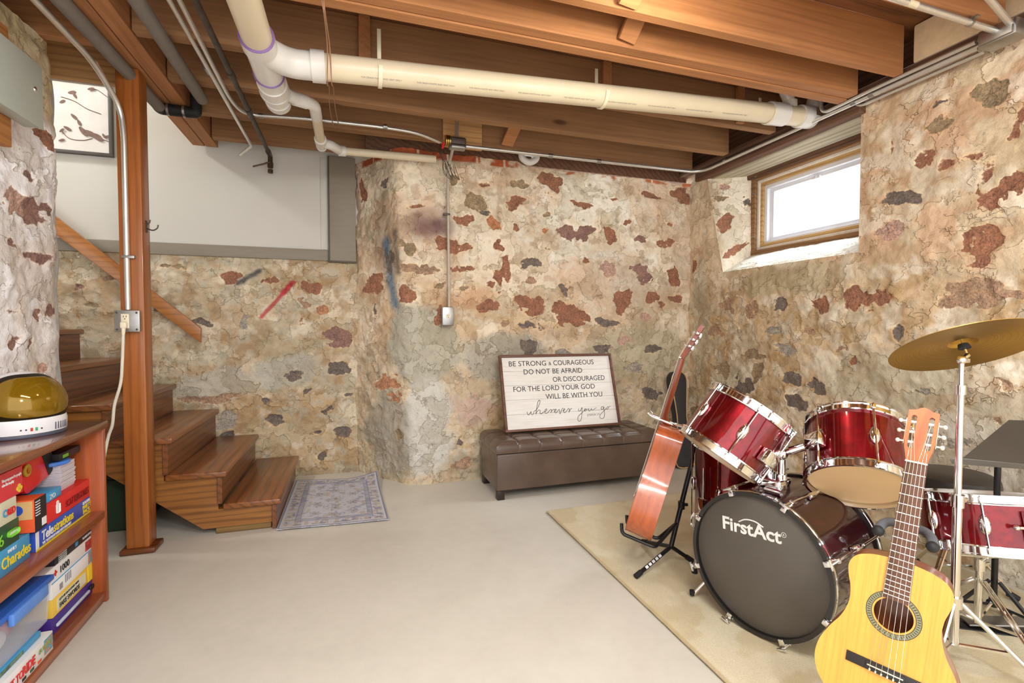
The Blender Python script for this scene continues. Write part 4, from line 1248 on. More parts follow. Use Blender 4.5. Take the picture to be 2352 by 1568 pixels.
# vertical conduit and outlet on the stone wall
vx = ony(1029, 600, 3.50).x
t = thing('drop_conduit', 'grey conduit dropping down the stone wall to a small outlet', 'conduit', (vx, 3.50, 1.3))
zt_ = ony(1029, 705, 3.50).z
mb = MB(); mb.tube(bend([(jb0.x-.03, 3.31, jb0.z-.04), (vx, 3.47, jb0.z-.11), (vx, 3.495, jb0.z-.25), (vx+.006, 3.495, zt_-.005)], .06, 8), .0105, 12); mb.build('tube', mat('painted_conduit', (190, 180, 164), .5, .2), t, True)
zz = ony(1027, 492, 3.49).z
mb = MB(); mb.box((vx-.035, 3.480, zz-.007), (vx+.014, 3.508, zz+.007), .003); mb.build('strap', mat('dark_strap', (92, 84, 78), .5, .5), t, True)
a, b = ony(1016, 704, 3.47), ony(1043, 747, 3.47)
t = thing('wall_outlet', 'small metal outlet box with a round cream socket on the stone wall', 'outlet', ((a.x+b.x)/2, 3.5, b.z))
mb = MB(); mb.box((a.x, 3.478, b.z), (b.x, 3.535, a.z), .005); mb.build('box', STEEL, t, True)
mb = MB(); mb.box((a.x+.002, 3.472, b.z+.002), (b.x-.002, 3.479, a.z-.002), .003); mb.build('cover', STEEL, t, True)
cx, cz = (a.x+b.x)/2, (a.z+b.z)/2
mb = MB(); mb.cyl((cx, 3.4725, cz), (cx, 3.468, cz), .0175, n=20); s_ = mb.build('socket', CREAM, t, True)
mb = MB()
for d_ in (-.006, .006): mb.box((cx+d_-.0012, 3.4672, cz+.001), (cx+d_+.0012, 3.4685, cz+.009))
mb.cyl((cx, 3.4672, cz-.008), (cx, 3.4685, cz-.008), .003, n=8); mb.build('slots', INK, s_, True)
# loose wire bundle
mb = MB(); rw = random.Random(9)
wq = ony(1018, 338, 3.29)
for k in range(6):
    pts = [wq+V((-.02+.006*k, .01, .03))]
    for i in range(1, 6):
        pts.append(wq+V((-.03+.018*i*(.3+.18*k)+rw.uniform(-.01, .01), rw.uniform(-.012, .0), -.035*i+rw.uniform(-.01, .01))))
    pts.append(pts[-1]+V((.02, 0, -.02))); pts.append(pts[-3]+V((.012, -.01, .03)))
    mb.tube(pts, .0018, 6, 5)
t = thing('wire_bundle', 'loose dark wires with a red connector dangling left of the junction box', 'wires', wq)
mb.build('wires', mat('dark_wire', (70, 60, 52), .5), t, True)
mb = MB(); q = ony(1016, 334, 3.27); mb.cyl(q+V((.008, 0, .02)), q+V((0, 0, -.02)), .011, .007, n=10); mb.build('wire_nut', RED, t, True)
# thin cable pair hanging over the drain
mb = MB()
for off in (0, .014):
    pts = [depth(735+off*500, -14, 2.05), depth(742+off*300, 40, 2.15)]
    pts = [V((p.x, 1.955, p.z)) for p in pts]
    pts = [ony(735+off*400, -20, 1.96), ony(744+off*200, 30, 1.97), ony(752+off*400, 110, 2.27), ony(752+off*700, 190, 2.27)]
    pts += [onz(756+off*700, 200, 2.36), onz(757+off*900, 245, 2.395), onz(765+off*900, 288, 2.40)]
    mb.tube(pts, .0026, 6, 8)
tag(mb.build('hanging_cable', mat('brown_cable', (170, 128, 100), .6)), 'pair of thin brown cables looping down past the left end of the drain pipe', 'cable')
# ---------------------------------------------------------------- bookcase
bd = V((-.0293, .99957, 0)); bn = V((-bd.y, bd.x, 0)); bz = V((0, 0, 1))
BF = V((-.988, 2.455, 0)); BL = 1.16
BO = BF-bd*BL
MBK = frame(BO, bd, bn, bz)
def bk(x, y, off=.05):
    p = hit(x, y, BF+bn*off, bn)
    return (p-BO).dot(bd), p.z
bc = thing('bookcase', 'low reddish-brown wooden bookcase full of board games against the left wall', 'bookcase', MBK)
D = .29; T = .022
mb = MB(); mb.box((-.01, -.008, .728), (BL+.008, D, .757), .004); mb.build('top', SHELF if False else wood('bookcase_top_wood', (150, 84, 48), (112, 58, 30), 0, .22, .6, knots=False), bc)
mb = MB(); mb.box((BL-T, 0, 0), (BL, D, .728), .003); mb.build('side_panel', SHELFZ, bc)
mb = MB(); mb.box((0, 0, 0), (T, D, .728), .003); mb.build('side_panel', SHELFZ, bc)
mb = MB(); mb.box((T, 0, .356), (BL-T, D-.01, .386), .003); mb.build('shelf', SHELF, bc)
mb = MB(); mb.box((T, .004, .018), (BL-T, D-.01, .044), .003); mb.box((T, .012, .0), (BL-T, .03, .018), .002); mb.build('shelf', SHELF, bc)
mb = MB(); mb.box((T, D-.008, .02), (BL-T, D, .728)); mb.build('back_panel', SHELF, bc)

GB = 'board games in the bookcase'
def game(name, label, u0, u1, z0, z1, m, off=.05, dep=.2, bev=.002, cat='board game', g=GB):
    M = MBK @ Matrix.Translation((u0, off, z0))
    t = thing(name, label, cat, M, g)
    mb = MB(); mb.box((0, 0, 0), (u1-u0, dep, z1-z0), bev); mb.build('carton', m, t)
    return t, u1-u0, z1-z0
TF = frame((0, 0, 0), (1, 0, 0), (0, 0, 1), (0, -1, 0))    # lettering plane on a carton's front
def put(t, s, x, z, size, m, **k):
    return text('lettering', s, size, m, t, Matrix.Translation((x, -.0017, z)) @ TF, **k)
def band(t, x0, x1, z0, z1, m, name='printed_band', y=-.0012):
    mb = MB(); mb.box((x0, y, z0), (x1, .0, z1)); return mb.build(name, m, t)
U = lambda x, y, off=.05: bk(x, y, off)[0]
GREEN = mat('printed_green', (28, 84, 56), .4); LBLUE = mat('printed_light_blue', (64, 160, 214), .35)
BEI = mat('printed_beige', (222, 222, 196), .45); ORA = mat('printed_orange', (228, 92, 48), .4)
PUR = mat('purple_plastic', (66, 44, 132), .35); YEL2 = mat('printed_gold', (236, 196, 76), .4)
BLK = mat('printed_black', (34, 32, 36), .4); LIME = mat('printed_lime', (128, 206, 60), .4)
PINKY = mat('printed_coral', (232, 66, 76), .4); TAN = mat('printed_tan', (214, 176, 120), .45)
GRY = mat('printed_grey', (150, 150, 156), .45)
z = .3865
t, W, H = game('board_game', 'blue and yellow party drawing game box, bottom of the right-hand stack on the top shelf', U(82, 1248), U(223, 1148), z, z+.066, BLUE)
band(t, 0, W, 0, .007, YEL); band(t, 0, .018, .007, H, WHITE); band(t, W-.03, W, .007, H-.004, WHITE)
put(t, 'Telestrations', .035, .030, .040, WHITE, sx=.92, bold=.0006, y=0) if False else None
text('lettering', 'Tele', .046, WHITE, t, Matrix.Translation((.032, -.0017, .026)) @ TF, sx=.9, bold=.001, shear=.1)
text('lettering', 'strations', .046, YEL, t, Matrix.Translation((.108, -.0017, .026)) @ TF, sx=.86, bold=.001, shear=.1)
put(t, 'THE TELEPHONE GAME SKETCHED OUT', .035, .011, .0125, WHITE, sx=.86, bold=.0002)
put(t, '12 PLAYER', W-.128, .049, .016, WHITE, sx=.82, bold=.0004); put(t, 'PARTY', W-.128, .030, .022, YEL, sx=1.0, bold=.0008); put(t, 'PACK', W-.126, .011, .022, YEL, sx=1.05, bold=.0008)
zt = z+.0665
t, W, H = game('board_game', 'red word game box on top of the blue party game box', U(109, 1172), U(227, 1108), zt, zt+.072, RED)
put(t, 'SCATTERGORIES', .118, .018, .036, mat('dark_red_ink', (120, 22, 26), .5), sx=.66, shear=.15)
mb = MB(); mb.box((.055, -.0013, .018), (.078, 0, .052), .004); mb.cyl((.066, -.0013, .056), (.066, 0, .056), .008, n=12); mb.build('emblem', WHITE, t)
zt += .0725
t, W, H = game('board_game', 'small light blue game box lying on the red word game box', U(108, 1130, .055), U(141, 1112, .055), zt, zt+.034, LBLUE, off=.055, dep=.08)
put(t, 'ZO', .012, .008, .024, WHITE, sx=1.1)
# cards and lids further back on that stack
u0 = U(140, 1075, .075); u1 = U(172, 1060, .075)
t = thing('card_stack', 'stack of white cards standing behind the red word game box', 'cards', MBK @ Matrix.Translation((u0, .075, zt)), None)
mb = MB(); rc_ = random.Random(2)
for i in range(16): mb.box((rc_.uniform(-.003, .003), rc_.uniform(-.003, .003), i*.0062), (u1-u0+rc_.uniform(-.003, .003), .09, i*.0062+.0056), seg=1)
mb.build('cards', mat('card_edges', (214, 208, 216), .6), t)
zc_ = zt+.0995
t = thing('plastic_lid', 'round blue plastic lid lying on the stack of white cards', 'lid', MBK @ Matrix.Translation((u0-.0, .085, zc_)))
mb = MB(); mb.lathe([(0, 0), (.052, 0), (.056, .004), (.054, .014), (.045, .016), (0, .013)], M=Matrix.Translation((.025, .03, 0)), n=28); mb.build('lid', mat('blue_lid', (70, 128, 222), .3), t)
t, W, H = game('board_game', 'small black box with coloured print on top of the round blue lid', u0-.005, u1+.045, zc_+.0165, zc_+.044, BLK, off=.075, dep=.10)
band(t, .02, .06, .006, .018, LIME)
# left-hand stack
zl = .3865
uL = .28
t, W, H = game('board_game', 'light blue charades game box at the bottom of the left-hand stack on the top shelf', uL, U(69, 1252), zl, zl+.082, LBLUE)
put(t, 'FAMILY', W-.118, .062, .015, WHITE, sx=.9); put(t, 'Charades', W-.150, .022, .048, YEL, sx=.82, bold=.0008); band(t, 0, .03, .0, H, ORA)
zl += .0825
t, W, H = game('board_game', 'dark green game box between the charades box and the beige box', uL, U(44, 1205), zl, zl+.072, GREEN)
put(t, '6', W-.105, .014, .05, LIME); mb = MB(); mb.box((W-.062, -.0013, .026), (W-.010, 0, .046), .008); mb.build('printed_badge', LIME, t); put(t, 'DRAW', W-.055, .031, .014, WHITE)
zl += .0725
t, W, H = game('board_game', 'beige game box between the green box and the red box on the left-hand stack', uL, U(38, 1155), zl, zl+.072, BEI)
put(t, 'C', W-.07, .024, .03, LBLUE, bold=.001); put(t, 'RED', W-.050, .024, .028, RED, bold=.001, sx=.8)
zl += .0725
t, W, H = game('board_game', 'coral red game box on top of the left-hand stack, just under the bookcase top', uL, U(52, 1092), zl, zl+.086, PINKY)
put(t, 'The party game for people', W-.108, .060, .012, WHITE, sx=.75, bold=.0003); put(t, 'who like to play', W-.108, .046, .012, WHITE, sx=.75, bold=.0003)
mb = MB()
for q in ((W-.02, .026), (W-.028, .018), (W-.012, .018), (W-.02, .012)): mb.cyl((q[0], -.0013, q[1]), (q[0], 0, q[1]), .007, n=10)
mb.build('emblem', YEL, t)
# upright card box between the stacks
zz = .4705
c0_, c1_ = U(79, 1190, .03), U(106, 1165, .03)
CW = c1_-c0_; CH = bk(79, 1147, .03)[1]-zz
M = MBK @ Matrix.Translation((c0_, .03, zz))
t = thing('card_game_box', 'upright orange and black card game box standing between the two top-shelf stacks', 'card game', M, GB)
mb = MB(); mb.box((0, 0, 0), (CW, .085, CH), .002); mb.build('carton', ORA, t)
mb = MB(); mb.box((.002, -.0012, .001), (CW-.001, .0, CH-.001), seg=1); mb.build('front_print', BLK, t)
mb = MB(); mb.box((-.0012, .004, .045), (0, .082, CH-.004), seg=1); mb.build('side_print', TAN, t)
mb = MB(); mb.cyl((-.0022, .045, CH-.032), (-.0006, .045, CH-.032), .017, n=18); mb.build('badge', BLUE, t)
MS = frame((0, 0, 0), (0, -1, 0), (0, 0, 1), (-1, 0, 0))
text('lettering', '8+', .022, WHITE, t, Matrix.Translation((-.0014, .06, .012)) @ MS, ext=.0003)
for i in range(6): put(t, 'fast party cards', .004, CH-.012-.009*i, .0055, WHITE, sx=.8)
mb = MB(); mb.box((CW-.03, -.0022, .008), (CW-.004, -.001, .034), seg=1); mb.build('barcode_panel', WHITE, t)
# red rounded case
uc = U(98, 1080, .10); zc_ = .577
M = MBK @ Matrix.Translation((uc-.005, .10, .585)) @ Matrix.Rotation(math.radians(-12), 4, 'Y')
t = thing('red_case', 'bright red rounded case with a wide black band leaning among the games', 'case', M)
def rrect(x0, x1, y0, y1, r, n=6):
    out = []
    for cx, cy, a in ((x1-r, y1-r, 0), (x0+r, y1-r, 90), (x0+r, y0+r, 180), (x1-r, y0+r, 270)):
        for i in range(n+1):
            w_ = math.radians(a+90*i/n); out.append((cx+r*math.cos(w_), cy+r*math.sin(w_)))
    return out
mb = MB(); mb.prism(rrect(-.105, .085, 0, .125, .03), 0, .06, M=frame((0, .06, 0), (1, 0, 0), (0, 0, 1), (0, -1, 0)), bev=.004); mb.build('shell', mat('glossy_red', (228, 40, 38), .25), t)
mb = MB(); mb.prism([(.012, .1235), (.055, .1235), (.0835, .10), (.0835, .03), (.070, .008), (.045, .003)], 0, .0615, M=frame((0, .0605, 0), (1, 0, 0), (0, 0, 1), (0, -1, 0))); mb.build('band', BLACKR, t)
mb = MB(); mb.lathe([(.012, 0), (.022, .002), (.022, .006), (.012, .008), (.012, 0)], M=frame((-.082, -.001, .088), (1, 0, 0), (0, 0, 1), (0, -1, 0)), n=20); mb.build('ring', mat('dull_gold', (198, 160, 50), .4), t)

# lower shelf
z = .0445
t, W, H = game('purple_case', 'flat purple case with a pale handle strip at the bottom of the lower right stack', U(119, 1452), U(217, 1352), z, z+.062, PUR, bev=.004, cat='case')
mb = MB(); mb.box((.025, -.008, .022), (W-.055, 0, .034), .003); mb.build('handle_strip', mat('pale_blue_plastic', (196, 208, 226), .35), t)
mb = MB(); mb.box((W-.05, -.008, .024), (W-.018, 0, .042), .003); mb.build('clasp', BLKR if False else BLACKR, t)
mb = MB(); mb.box((W-.014, -.010, .03), (W-.002, 0, .05), .004); mb.build('tab', WHITE, t)
z += .0625
t, W, H = game('board_game', 'yellow sword-card game box between the purple case and the white puzzle boxes', U(121, 1402), U(219, 1310), z, z+.066, YEL2)
band(t, W-.065, W, .0, H, YEL); band(t, .03, W-.085, .012, H-.012, BEI)
put(t, 'FAKE SWORDS', .042, .016, .024, INK, sx=.92, bold=.0005); put(t, "LET'S HIT EACH OTHER WITH", .042, .042, .0115, INK, sx=.92)
z += .0665
t, W, H = game('jigsaw_puzzle', 'white puzzle box with a small colourful picture near its right end, on the yellow box', U(119, 1358), U(234, 1257), z, z+.062, WHITE, cat='puzzle')
band(t, 0, W, H-.006, H-.002, LBLUE)
m, nt, b = base('puzzle_picture'); n1 = noise(nt, coords(nt), 60, 3); r = ramp(nt, [(.3, (40, 120, 130)), (.45, (90, 170, 190)), (.58, (200, 110, 60)), (.7, (230, 210, 170))]); nt.links.new(n1.outputs['Fac'], r.inputs[0]); nt.links.new(r.outputs[0], b.inputs['Base Color'])
PICT = m
band(t, W-.125, W-.07, .006, H-.008, PICT, 'picture'); put(t, '#', W-.045, .022, .022, GRY)
for i in range(4): band(t, .09+.012*i, .096+.012*i, .02, .05, GRY, 'printed_rows')
band(t, .05, .072, .012, .034, GRY, 'barcode_panel')
z += .0625
t, W, H = game('jigsaw_puzzle', 'white thousand-piece puzzle box directly under the black box in the lower right stack', U(70, 1345), U(222, 1232), z, z+.05, WHITE, cat='puzzle')
put(t, '1000', .175, .012, .034, INK, sx=1.05, bold=.0002)
put(t, 'PUZZLE', .07, .014, .020, GRY)
band(t, W-.10, W-.01, .004, H-.008, mat('puzzle_print', (176, 60, 66), .45, 0, .6, 60), 'picture')
mb = MB()
for q in ((0, 0), (.007, 0), (-.007, 0), (0, .007), (0, -.007)): mb.cyl((.150+q[0], -.0013, .025+q[1]), (.150+q[0], 0, .025+q[1]), .0045, n=10)
mb.build('emblem', RED, t)
z += .0505
t, W, H = game('board_game', 'flat black game box at the top of the lower right stack, touching the middle shelf', U(126, 1292), U(233, 1196), z, z+.036, BLK)
for i in range(4): put(t, 'strategy game for friends', .02, .025-.007*i, .0065, WHITE, sx=.9)
put(t, 'PLAYERS UNLIMITED', .20, .012, .013, WHITE, sx=.8); band(t, .145, .165, .008, .024, LBLUE); band(t, W-.03, W-.004, .006, H-.006, GRY); put(t, '2-8', W-.075, .014, .018, WHITE)
t, W, H = game('jigsaw_puzzle', 'small dark puzzle box with red print, partly hidden left of the flat black box', U(80, 1300, .08), U(118, 1290, .08), z, z+.034, BLK, off=.08, cat='puzzle')
band(t, .01, .03, .006, .028, PINKY); band(t, .04, .06, .006, .028, PINKY); band(t, W-.02, W, 0, H, WHITE)
# train game, tub and flat things on the left
z = .0445
uR = U(119, 1460, .015)
t, W, H = game('board_game', 'long white train game box at the bottom left of the lower shelf', uL, uR, z, z+.066, WHITE, off=.012, dep=.24)
put(t, 'TICKET TO', W-.30, .022, .034, RED, sx=.75, bold=.0006); put(t, 'RIDE', W-.175, .022, .040, RED, sx=.8, bold=.0012); put(t, 'EUROPE', W-.088, .034, .020, mat('olive_ink', (140, 160, 90), .5), shear=.2)
for i, m_ in enumerate((GREEN, ORA, BLK, GREEN, ORA)): band(t, W-.26+.042*i, W-.24+.042*i, .006, .015, m_, 'printed_train')
band(t, W-.055, W-.004, .012, H-.006, PICT, 'picture')
z += .0665
t, W, H = game('board_game', 'thin flat blue game box lying on the white train game box under the tub', uL, uR-.03, z, z+.02, LBLUE, off=.03, dep=.2)
band(t, .05, W-.1, .004, .016, mat('printed_stripes', (96, 120, 96), .5, 0, .7, 40), 'picture')
z += .0205
uT0, uT1 = U(-60, 1490, .03), U(119, 1390, .03)
CLEAR = base('cloudy_plastic')[0]; b = CLEAR.node_tree.nodes['Principled BSDF']; nt = CLEAR.node_tree
n1 = noise(nt, coords(nt), 8, 3); r = ramp(nt, [(.3, (206, 210, 226)), (.7, (224, 228, 238))]); nt.links.new(n1.outputs['Fac'], r.inputs[0]); nt.links.new(r.outputs[0], b.inputs['Base Color'])
b.inputs['Roughness'].default_value = .3; b.inputs['Alpha'].default_value = .28
t = thing('storage_tub', 'clear plastic storage tub with a blue snap lid on the lower shelf', 'storage tub', MBK @ Matrix.Translation((uT0, .03, z)))
W = uT1-uT0; H = .142
mb = MB()
b_ = bmesh.new()
def tub(mb, w0, w1, z0, z1, th=.003):
    for (x0, y0, x1, y1) in ((0, 0, 1, 0), (0, 1, 1, 1), (0, 0, 0, 1), (1, 0, 1, 1)):
        pass
mb.box((.012, .008, 0), (W-.012, .195, .003), .001)
def slab(mb, a, b, c, d): 
    mb.quad(a, b, c, d)
d0, d1 = .008, .195; e0, e1 = .0, .203
lo = [(.012, d0, .003), (W-.012, d0, .003), (W-.012, d1, .003), (.012, d1, .003)]
hi = [(0, e0, H), (W, e0, H), (W, e1, H), (0, e1, H)]
for i in range(4):
    j = (i+1) % 4
    mb.quad(lo[i], lo[j], hi[j], hi[i])
    ins = lambda p: (min(max(p[0], .004+.012*(p[2] < .1)), W-.004-.012*(p[2] < .1)), min(max(p[1], .004+d0*(p[2] < .1)), e1-.004-d0*(p[2] < .1)), p[2])
    mb.quad(ins(lo[j]), ins(lo[i]), ins(hi[i]), ins(hi[j]))
mb.build('tub', CLEAR, t)
LID = mat('tub_lid_blue', (52, 104, 196), .35)
mb = MB(); mb.box((-.006, -.008, H-.006), (W+.006, .21, H+.014), .005, seg=3); mb.box((.02, .015, H+.014), (W-.02, .185, H+.018), .003)
ld = mb.build('lid', LID, t)
mb = MB(); mb.box((W*.35, -.02, H-.03), (W*.85, -.004, H+.008), .005, seg=3); mb.build('latch', mat('tub_latch_blue', (92, 142, 222), .35), ld)
tt = thing('toy_bundle', 'red and white printed bundle seen through the side of the clear tub', 'toys', MBK @ Matrix.Translation((uT0+.05, .06, z+.004)))
mb = MB(); mb.ball((.08, .06, .055), .05, (1.5, .9, 1.05)); mb.ball((.2, .06, .06), .05, (1.2, .9, 1.1)); mb.build('bundle', mat('bundle_red', (190, 70, 80), .6, 0, .4, 20), tt)
mb = MB(); mb.ball((.14, .035, .04), .04, (1.3, .7, .8)); mb.build('wrap', WHITE, tt)

# ---------------------------------------------------------------- toy astronaut helmet
hc = V((-1.158, 2.25, .7575))
face = V((.74, -.67, 0)).normalized()          # the visor looks this way
MH = frame(hc, face, V((0, 0, 1)).cross(face), (0, 0, 1)) @ Matrix.Diagonal((.91, .91, .91, 1))
t = thing('astronaut_helmet', 'white toy astronaut helmet with a golden visor on top of the bookcase', 'helmet', MH)
def shell(profile, m, name, a0=0, a1=2*math.pi, sc=(1, 1, 1), n=48):
    mb = MB(); mb.lathe(profile, M=Matrix.Diagonal((*sc, 1)), n=n, a0=a0, a1=a1)
    return mb.build(name, m, t)
WHT = mat('helmet_white', (236, 236, 240), .25, 0, .01)
prof = [(.128, .012), (.135, .014), (.137, .055), (.134, .07)]
R_, zc0 = .134, .115
for i in range(15):
    a = math.radians(-18+108*i/14)
    prof.append((R_*math.cos(a)*1.02 if i < 14 else 0, zc0+R_*1.02*math.sin(a)))
shell(prof, WHT, 'shell')
shell([(.118, 0), (.134, 0), (.136, .006), (.134, .012), (.118, .012)], mat('helmet_base_trim', (84, 88, 104), .4), 'base_ring')
# visor bulges in front of the shell, with a dark surround
def visor(m, name, r, half, e0, e1, pw, inset, rin=None):
    b = bmesh.new(); NU, NV = 48, 28; g = []
    for j in range(NV+1):
        row = []
        for i in range(NU+1):
            s_, q = -1+2*i/NU, -1+2*j/NV
            # squircle mapping keeps the rounded outline
            k = 1/max(1e-6, (abs(s_)**pw+abs(q)**pw)**(1/pw)) if (abs(s_) > 1e-6 or abs(q) > 1e-6) else 0
            mx = max(abs(s_), abs(q))
            s2, q2 = s_*k*mx, q*k*mx
            az = half*s2; el = (e0+e1)/2+(e1-e0)/2*q2
            rr_ = r
            row.append(b.verts.new((rr_*math.cos(el)*math.cos(az), rr_*math.cos(el)*math.sin(az), zc0+rr_*math.sin(el))))
        g.append(row)
    for j in range(NV):
        for i in range(NU): b.faces.new((g[j][i], g[j][i+1], g[j+1][i+1], g[j+1][i]))
    r_ = bmesh.ops.solidify(b, geom=b.faces[:], thickness=inset)
    bmesh.ops.recalc_face_normals(b, faces=b.faces[:])
    mb = MB(); mb._merge(b)
    return mb.build(name, m, t)
GOLD = mat('visor_gold', (186, 146, 30), .08, .35, .02, 3, coat=1)
visor(mat('visor_surround', (52, 44, 26), .3), 'visor_surround', .1395, math.radians(78), math.radians(-25), math.radians(68), 3.2, .004)
visor(GOLD, 'visor', .1425, math.radians(60), math.radians(-14.5), math.radians(56), 3.0, .004)
mb = MB()
for k in range(6):
    a = math.radians(24+5.2*k)
    c, s_ = math.cos(a), math.sin(a)
    mb.box((-.002, -.0022, .020), (.0012, .0022, .048), M=frame((.1365*c, .1365*s_, 0), (c, s_, 0), (-s_, c, 0), (0, 0, 1)))
mb.build('vent_slots', mat('vent_grey', (110, 112, 124), .5), t)
def dot(a, zz, w_, h_, m, nm):
    a = math.radians(a); c, s_ = math.cos(a), math.sin(a)
    mb = MB(); mb.box((-.002, -w_/2, zz-h_/2), (.0025, w_/2, zz+h_/2), .0012, M=frame((.1365*c, .1365*s_, 0), (c, s_, 0), (-s_, c, 0), (0, 0, 1)))
    mb.build(nm, m, t)
for a in (-22, -16): dot(a, .033, .005, .005, BLACKR, 'screw_dot')
dot(3, .033, .005, .005, BLACKR, 'screw_dot')
dot(-9.5, .033, .007, .013, RED, 'red_light'); dot(-3.5, .033, .007, .013, mat('light_green', (66, 176, 110), .4), 'green_light')
# ---------------------------------------------------------------- storage bench
BX0, BX1, BY0, BY1 = .895, 2.14, 3.055, 3.475
m, nt, b = base('brown_leather')
vec = coords(nt)
n1 = noise(nt, vec, 4, 4); r = ramp(nt, [(.3, (84, 68, 58)), (.7, (102, 84, 72))])
nt.links.new(n1.outputs['Fac'], r.inputs[0]); nt.links.new(r.outputs[0], b.inputs['Base Color'])
b.inputs['Roughness'].default_value = .27
vo = nd(nt, 'ShaderNodeTexVoronoi'); vo.inputs['Scale'].default_value = 320; nt.links.new(vec, vo.inputs['Vector'])
bumpn(nt, b, vo.outputs['Distance'], .12, .002)
LEA = m
bn_ = thing('storage_bench', 'brown leather storage bench with a tufted lid against the stone wall', 'bench', ((BX0+BX1)/2, (BY0+BY1)/2, 0))
mb = MB(); mb.box((BX0, BY0, .062), (BX1, BY1, .306), .010, seg=3); mb.build('base_box', LEA, bn_, True)
mb = MB()
NX, NY = 224, 84
b_ = bmesh.new(); rows = []
for j in range(NY+1):
    row = []
    for i in range(NX+1):
        x = i/NX; y = j/NY
        X = BX0-.008+(BX1-BX0+.016)*x; Y = BY0-.008+(BY1-BY0+.016)*y
        fu, fv = (x*8) % 1, (y*3) % 1
        pu = 1-abs(2*fu-1)**4; pv = 1-abs(2*fv-1)**4
        if i in (0, NX): pu = .5
        if j in (0, NY): pv = .5
        h = .378+.016*(pu*pv)**.5
        ex = min(x, 1-x)*(BX1-BX0); ey = min(y, 1-y)*(BY1-BY0)
        e = min(ex, ey)
        h -= .022*max(0, 1-e/.03)**2
        row.append(b_.verts.new((X, Y, h)))
    rows.append(row)
for j in range(NY):
    for i in range(NX): b_.faces.new((rows[j][i], rows[j][i+1], rows[j+1][i+1], rows[j+1][i]))
edge = rows[0]+[r_[-1] for r_ in rows[1:]]+rows[-1][-2::-1]+[r_[0] for r_ in rows[-2:0:-1]]
low = [b_.verts.new((v.co.x, v.co.y, .312)) for v in edge]
k = len(edge)
for i in range(k): b_.faces.new((edge[i], low[i], low[(i+1) % k], edge[(i+1) % k]))
b_.faces.new(low)
bmesh.ops.recalc_face_normals(b_, faces=b_.faces[:])
mb._merge(b_)
ldb = mb.build('lid', LEA, bn_, True, ang=60)
mb = MB()
for i in range(1, 8):
    x = BX0-.008+(BX1-BX0+.016)*i/8
    mb.tube([(x, BY0-.0085, .314), (x, BY0-.0085, .35), (x, BY0-.006, .359)], .0012, 6)
mb.build('stitching', mat('seam_thread', (124, 106, 96), .5), ldb, True)
for x in (BX0+.004, BX1-.054):
    for y in (BY0+.004, BY1-.05):
        mb = MB(); mb.box((x, y, 0), (x+.05, y+.046, .062), .003); mb.build('leg', wood('dark_leg', (52, 38, 30), (34, 24, 20), 2, .4), bn_, True)

# ---------------------------------------------------------------- lettered sign on the bench
S0, S1 = ony(1160, 988, 3.27), ony(1424, 965, 3.27)
sz = .399
sl = V((S0.x, 3.27, sz)); sr = V((S1.x, 3.27, sz))
wv = (sr-sl); SW = wv.length; wv.normalize()
tl = ony(1143, 817, 3.435)
hv = V((0, 3.435-3.27, tl.z-sz)); SH = hv.length; hv.normalize()
MSG = frame(sl, wv, hv, wv.cross(hv))
sg = thing('framed_sign', 'white plank sign with black lettering in a brown frame leaning on the bench', 'sign', MSG)
FW_ = .017
SFR = wood('sign_frame_wood', (126, 84, 62), (92, 58, 42), 0, .5, knots=False)
mb = MB()
mb.box((0, 0, -.012), (SW, FW_, .022), .002); mb.box((0, SH-FW_, -.012), (SW, SH, .022), .002)
mb.box((0, FW_, -.012), (FW_, SH-FW_, .022), .002); mb.box((SW-FW_, FW_, -.012), (SW, SH-FW_, .022), .002)
mb.build('frame', SFR, sg)
m, nt, b = base('whitewashed_planks')
vec = coords(nt, (2, 26, 2)); n1 = noise(nt, vec, 2.2, 6, .65)
r = ramp(nt, [(.24, (222, 217, 204)), (.5, (238, 236, 230)), (.75, (244, 243, 240))])
nt.links.new(n1.outputs['Fac'], r.inputs[0]); nt.links.new(r.outputs[0], b.inputs['Base Color']); b.inputs['Roughness'].default_value = .5
PW = m
ph = (SH-2*FW_)/5
for i in range(5):
    mb = MB(); mb.box((FW_, FW_+ph*i+.0006, -.006), (SW-FW_, FW_+ph*(i+1)-.0006, .006), .0008, seg=1); mb.build('plank', PW, sg)
IW, IH = SW-2*FW_, SH-2*FW_
def sx(u): return FW_+IW*u
def sy(v): return FW_+IH*(1-v)
def sline(s, u0, u1, v, cap, m=INK):
    o = text('lettering', s, cap*IH/.70, m, sg, Matrix(), ext=.0004)
    a = np.empty(len(o.data.vertices)*3); o.data.vertices.foreach_get('co', a); a = a.reshape(-1, 3)
    w0, w1 = a[:, 0].min(), a[:, 0].max()
    k = IW*(u1-u0)/(w1-w0)
    o.data.transform(Matrix.Translation((sx(u0), sy(v), .0062)) @ Matrix.Diagonal((k, 1, 1, 1)) @ Matrix.Translation((-w0, 0, 0)))
sline('BE STRONG', .063, .395, .125, .072); sline('&', .418, .443, .120, .05); sline('COURAGEOUS', .462, .844, .125, .072)
sline('DO NOT BE AFRAID', .186, .724, .245, .072)
sline('OR DISCOURAGED', .44, .932, .366, .072)
sline('FOR THE LORD YOUR GOD', .082, .825, .486, .072)
sline('WILL BE WITH YOU', .358, .886, .606, .072)
sline('JOSHUA 1:9', .716, .832, .878, .030, mat('grey_ink', (110, 110, 110), .6))
C0 = [np.array(p, float) for p in ((80, 175), (2065, 110), (2200, 1265), (190, 1425))]
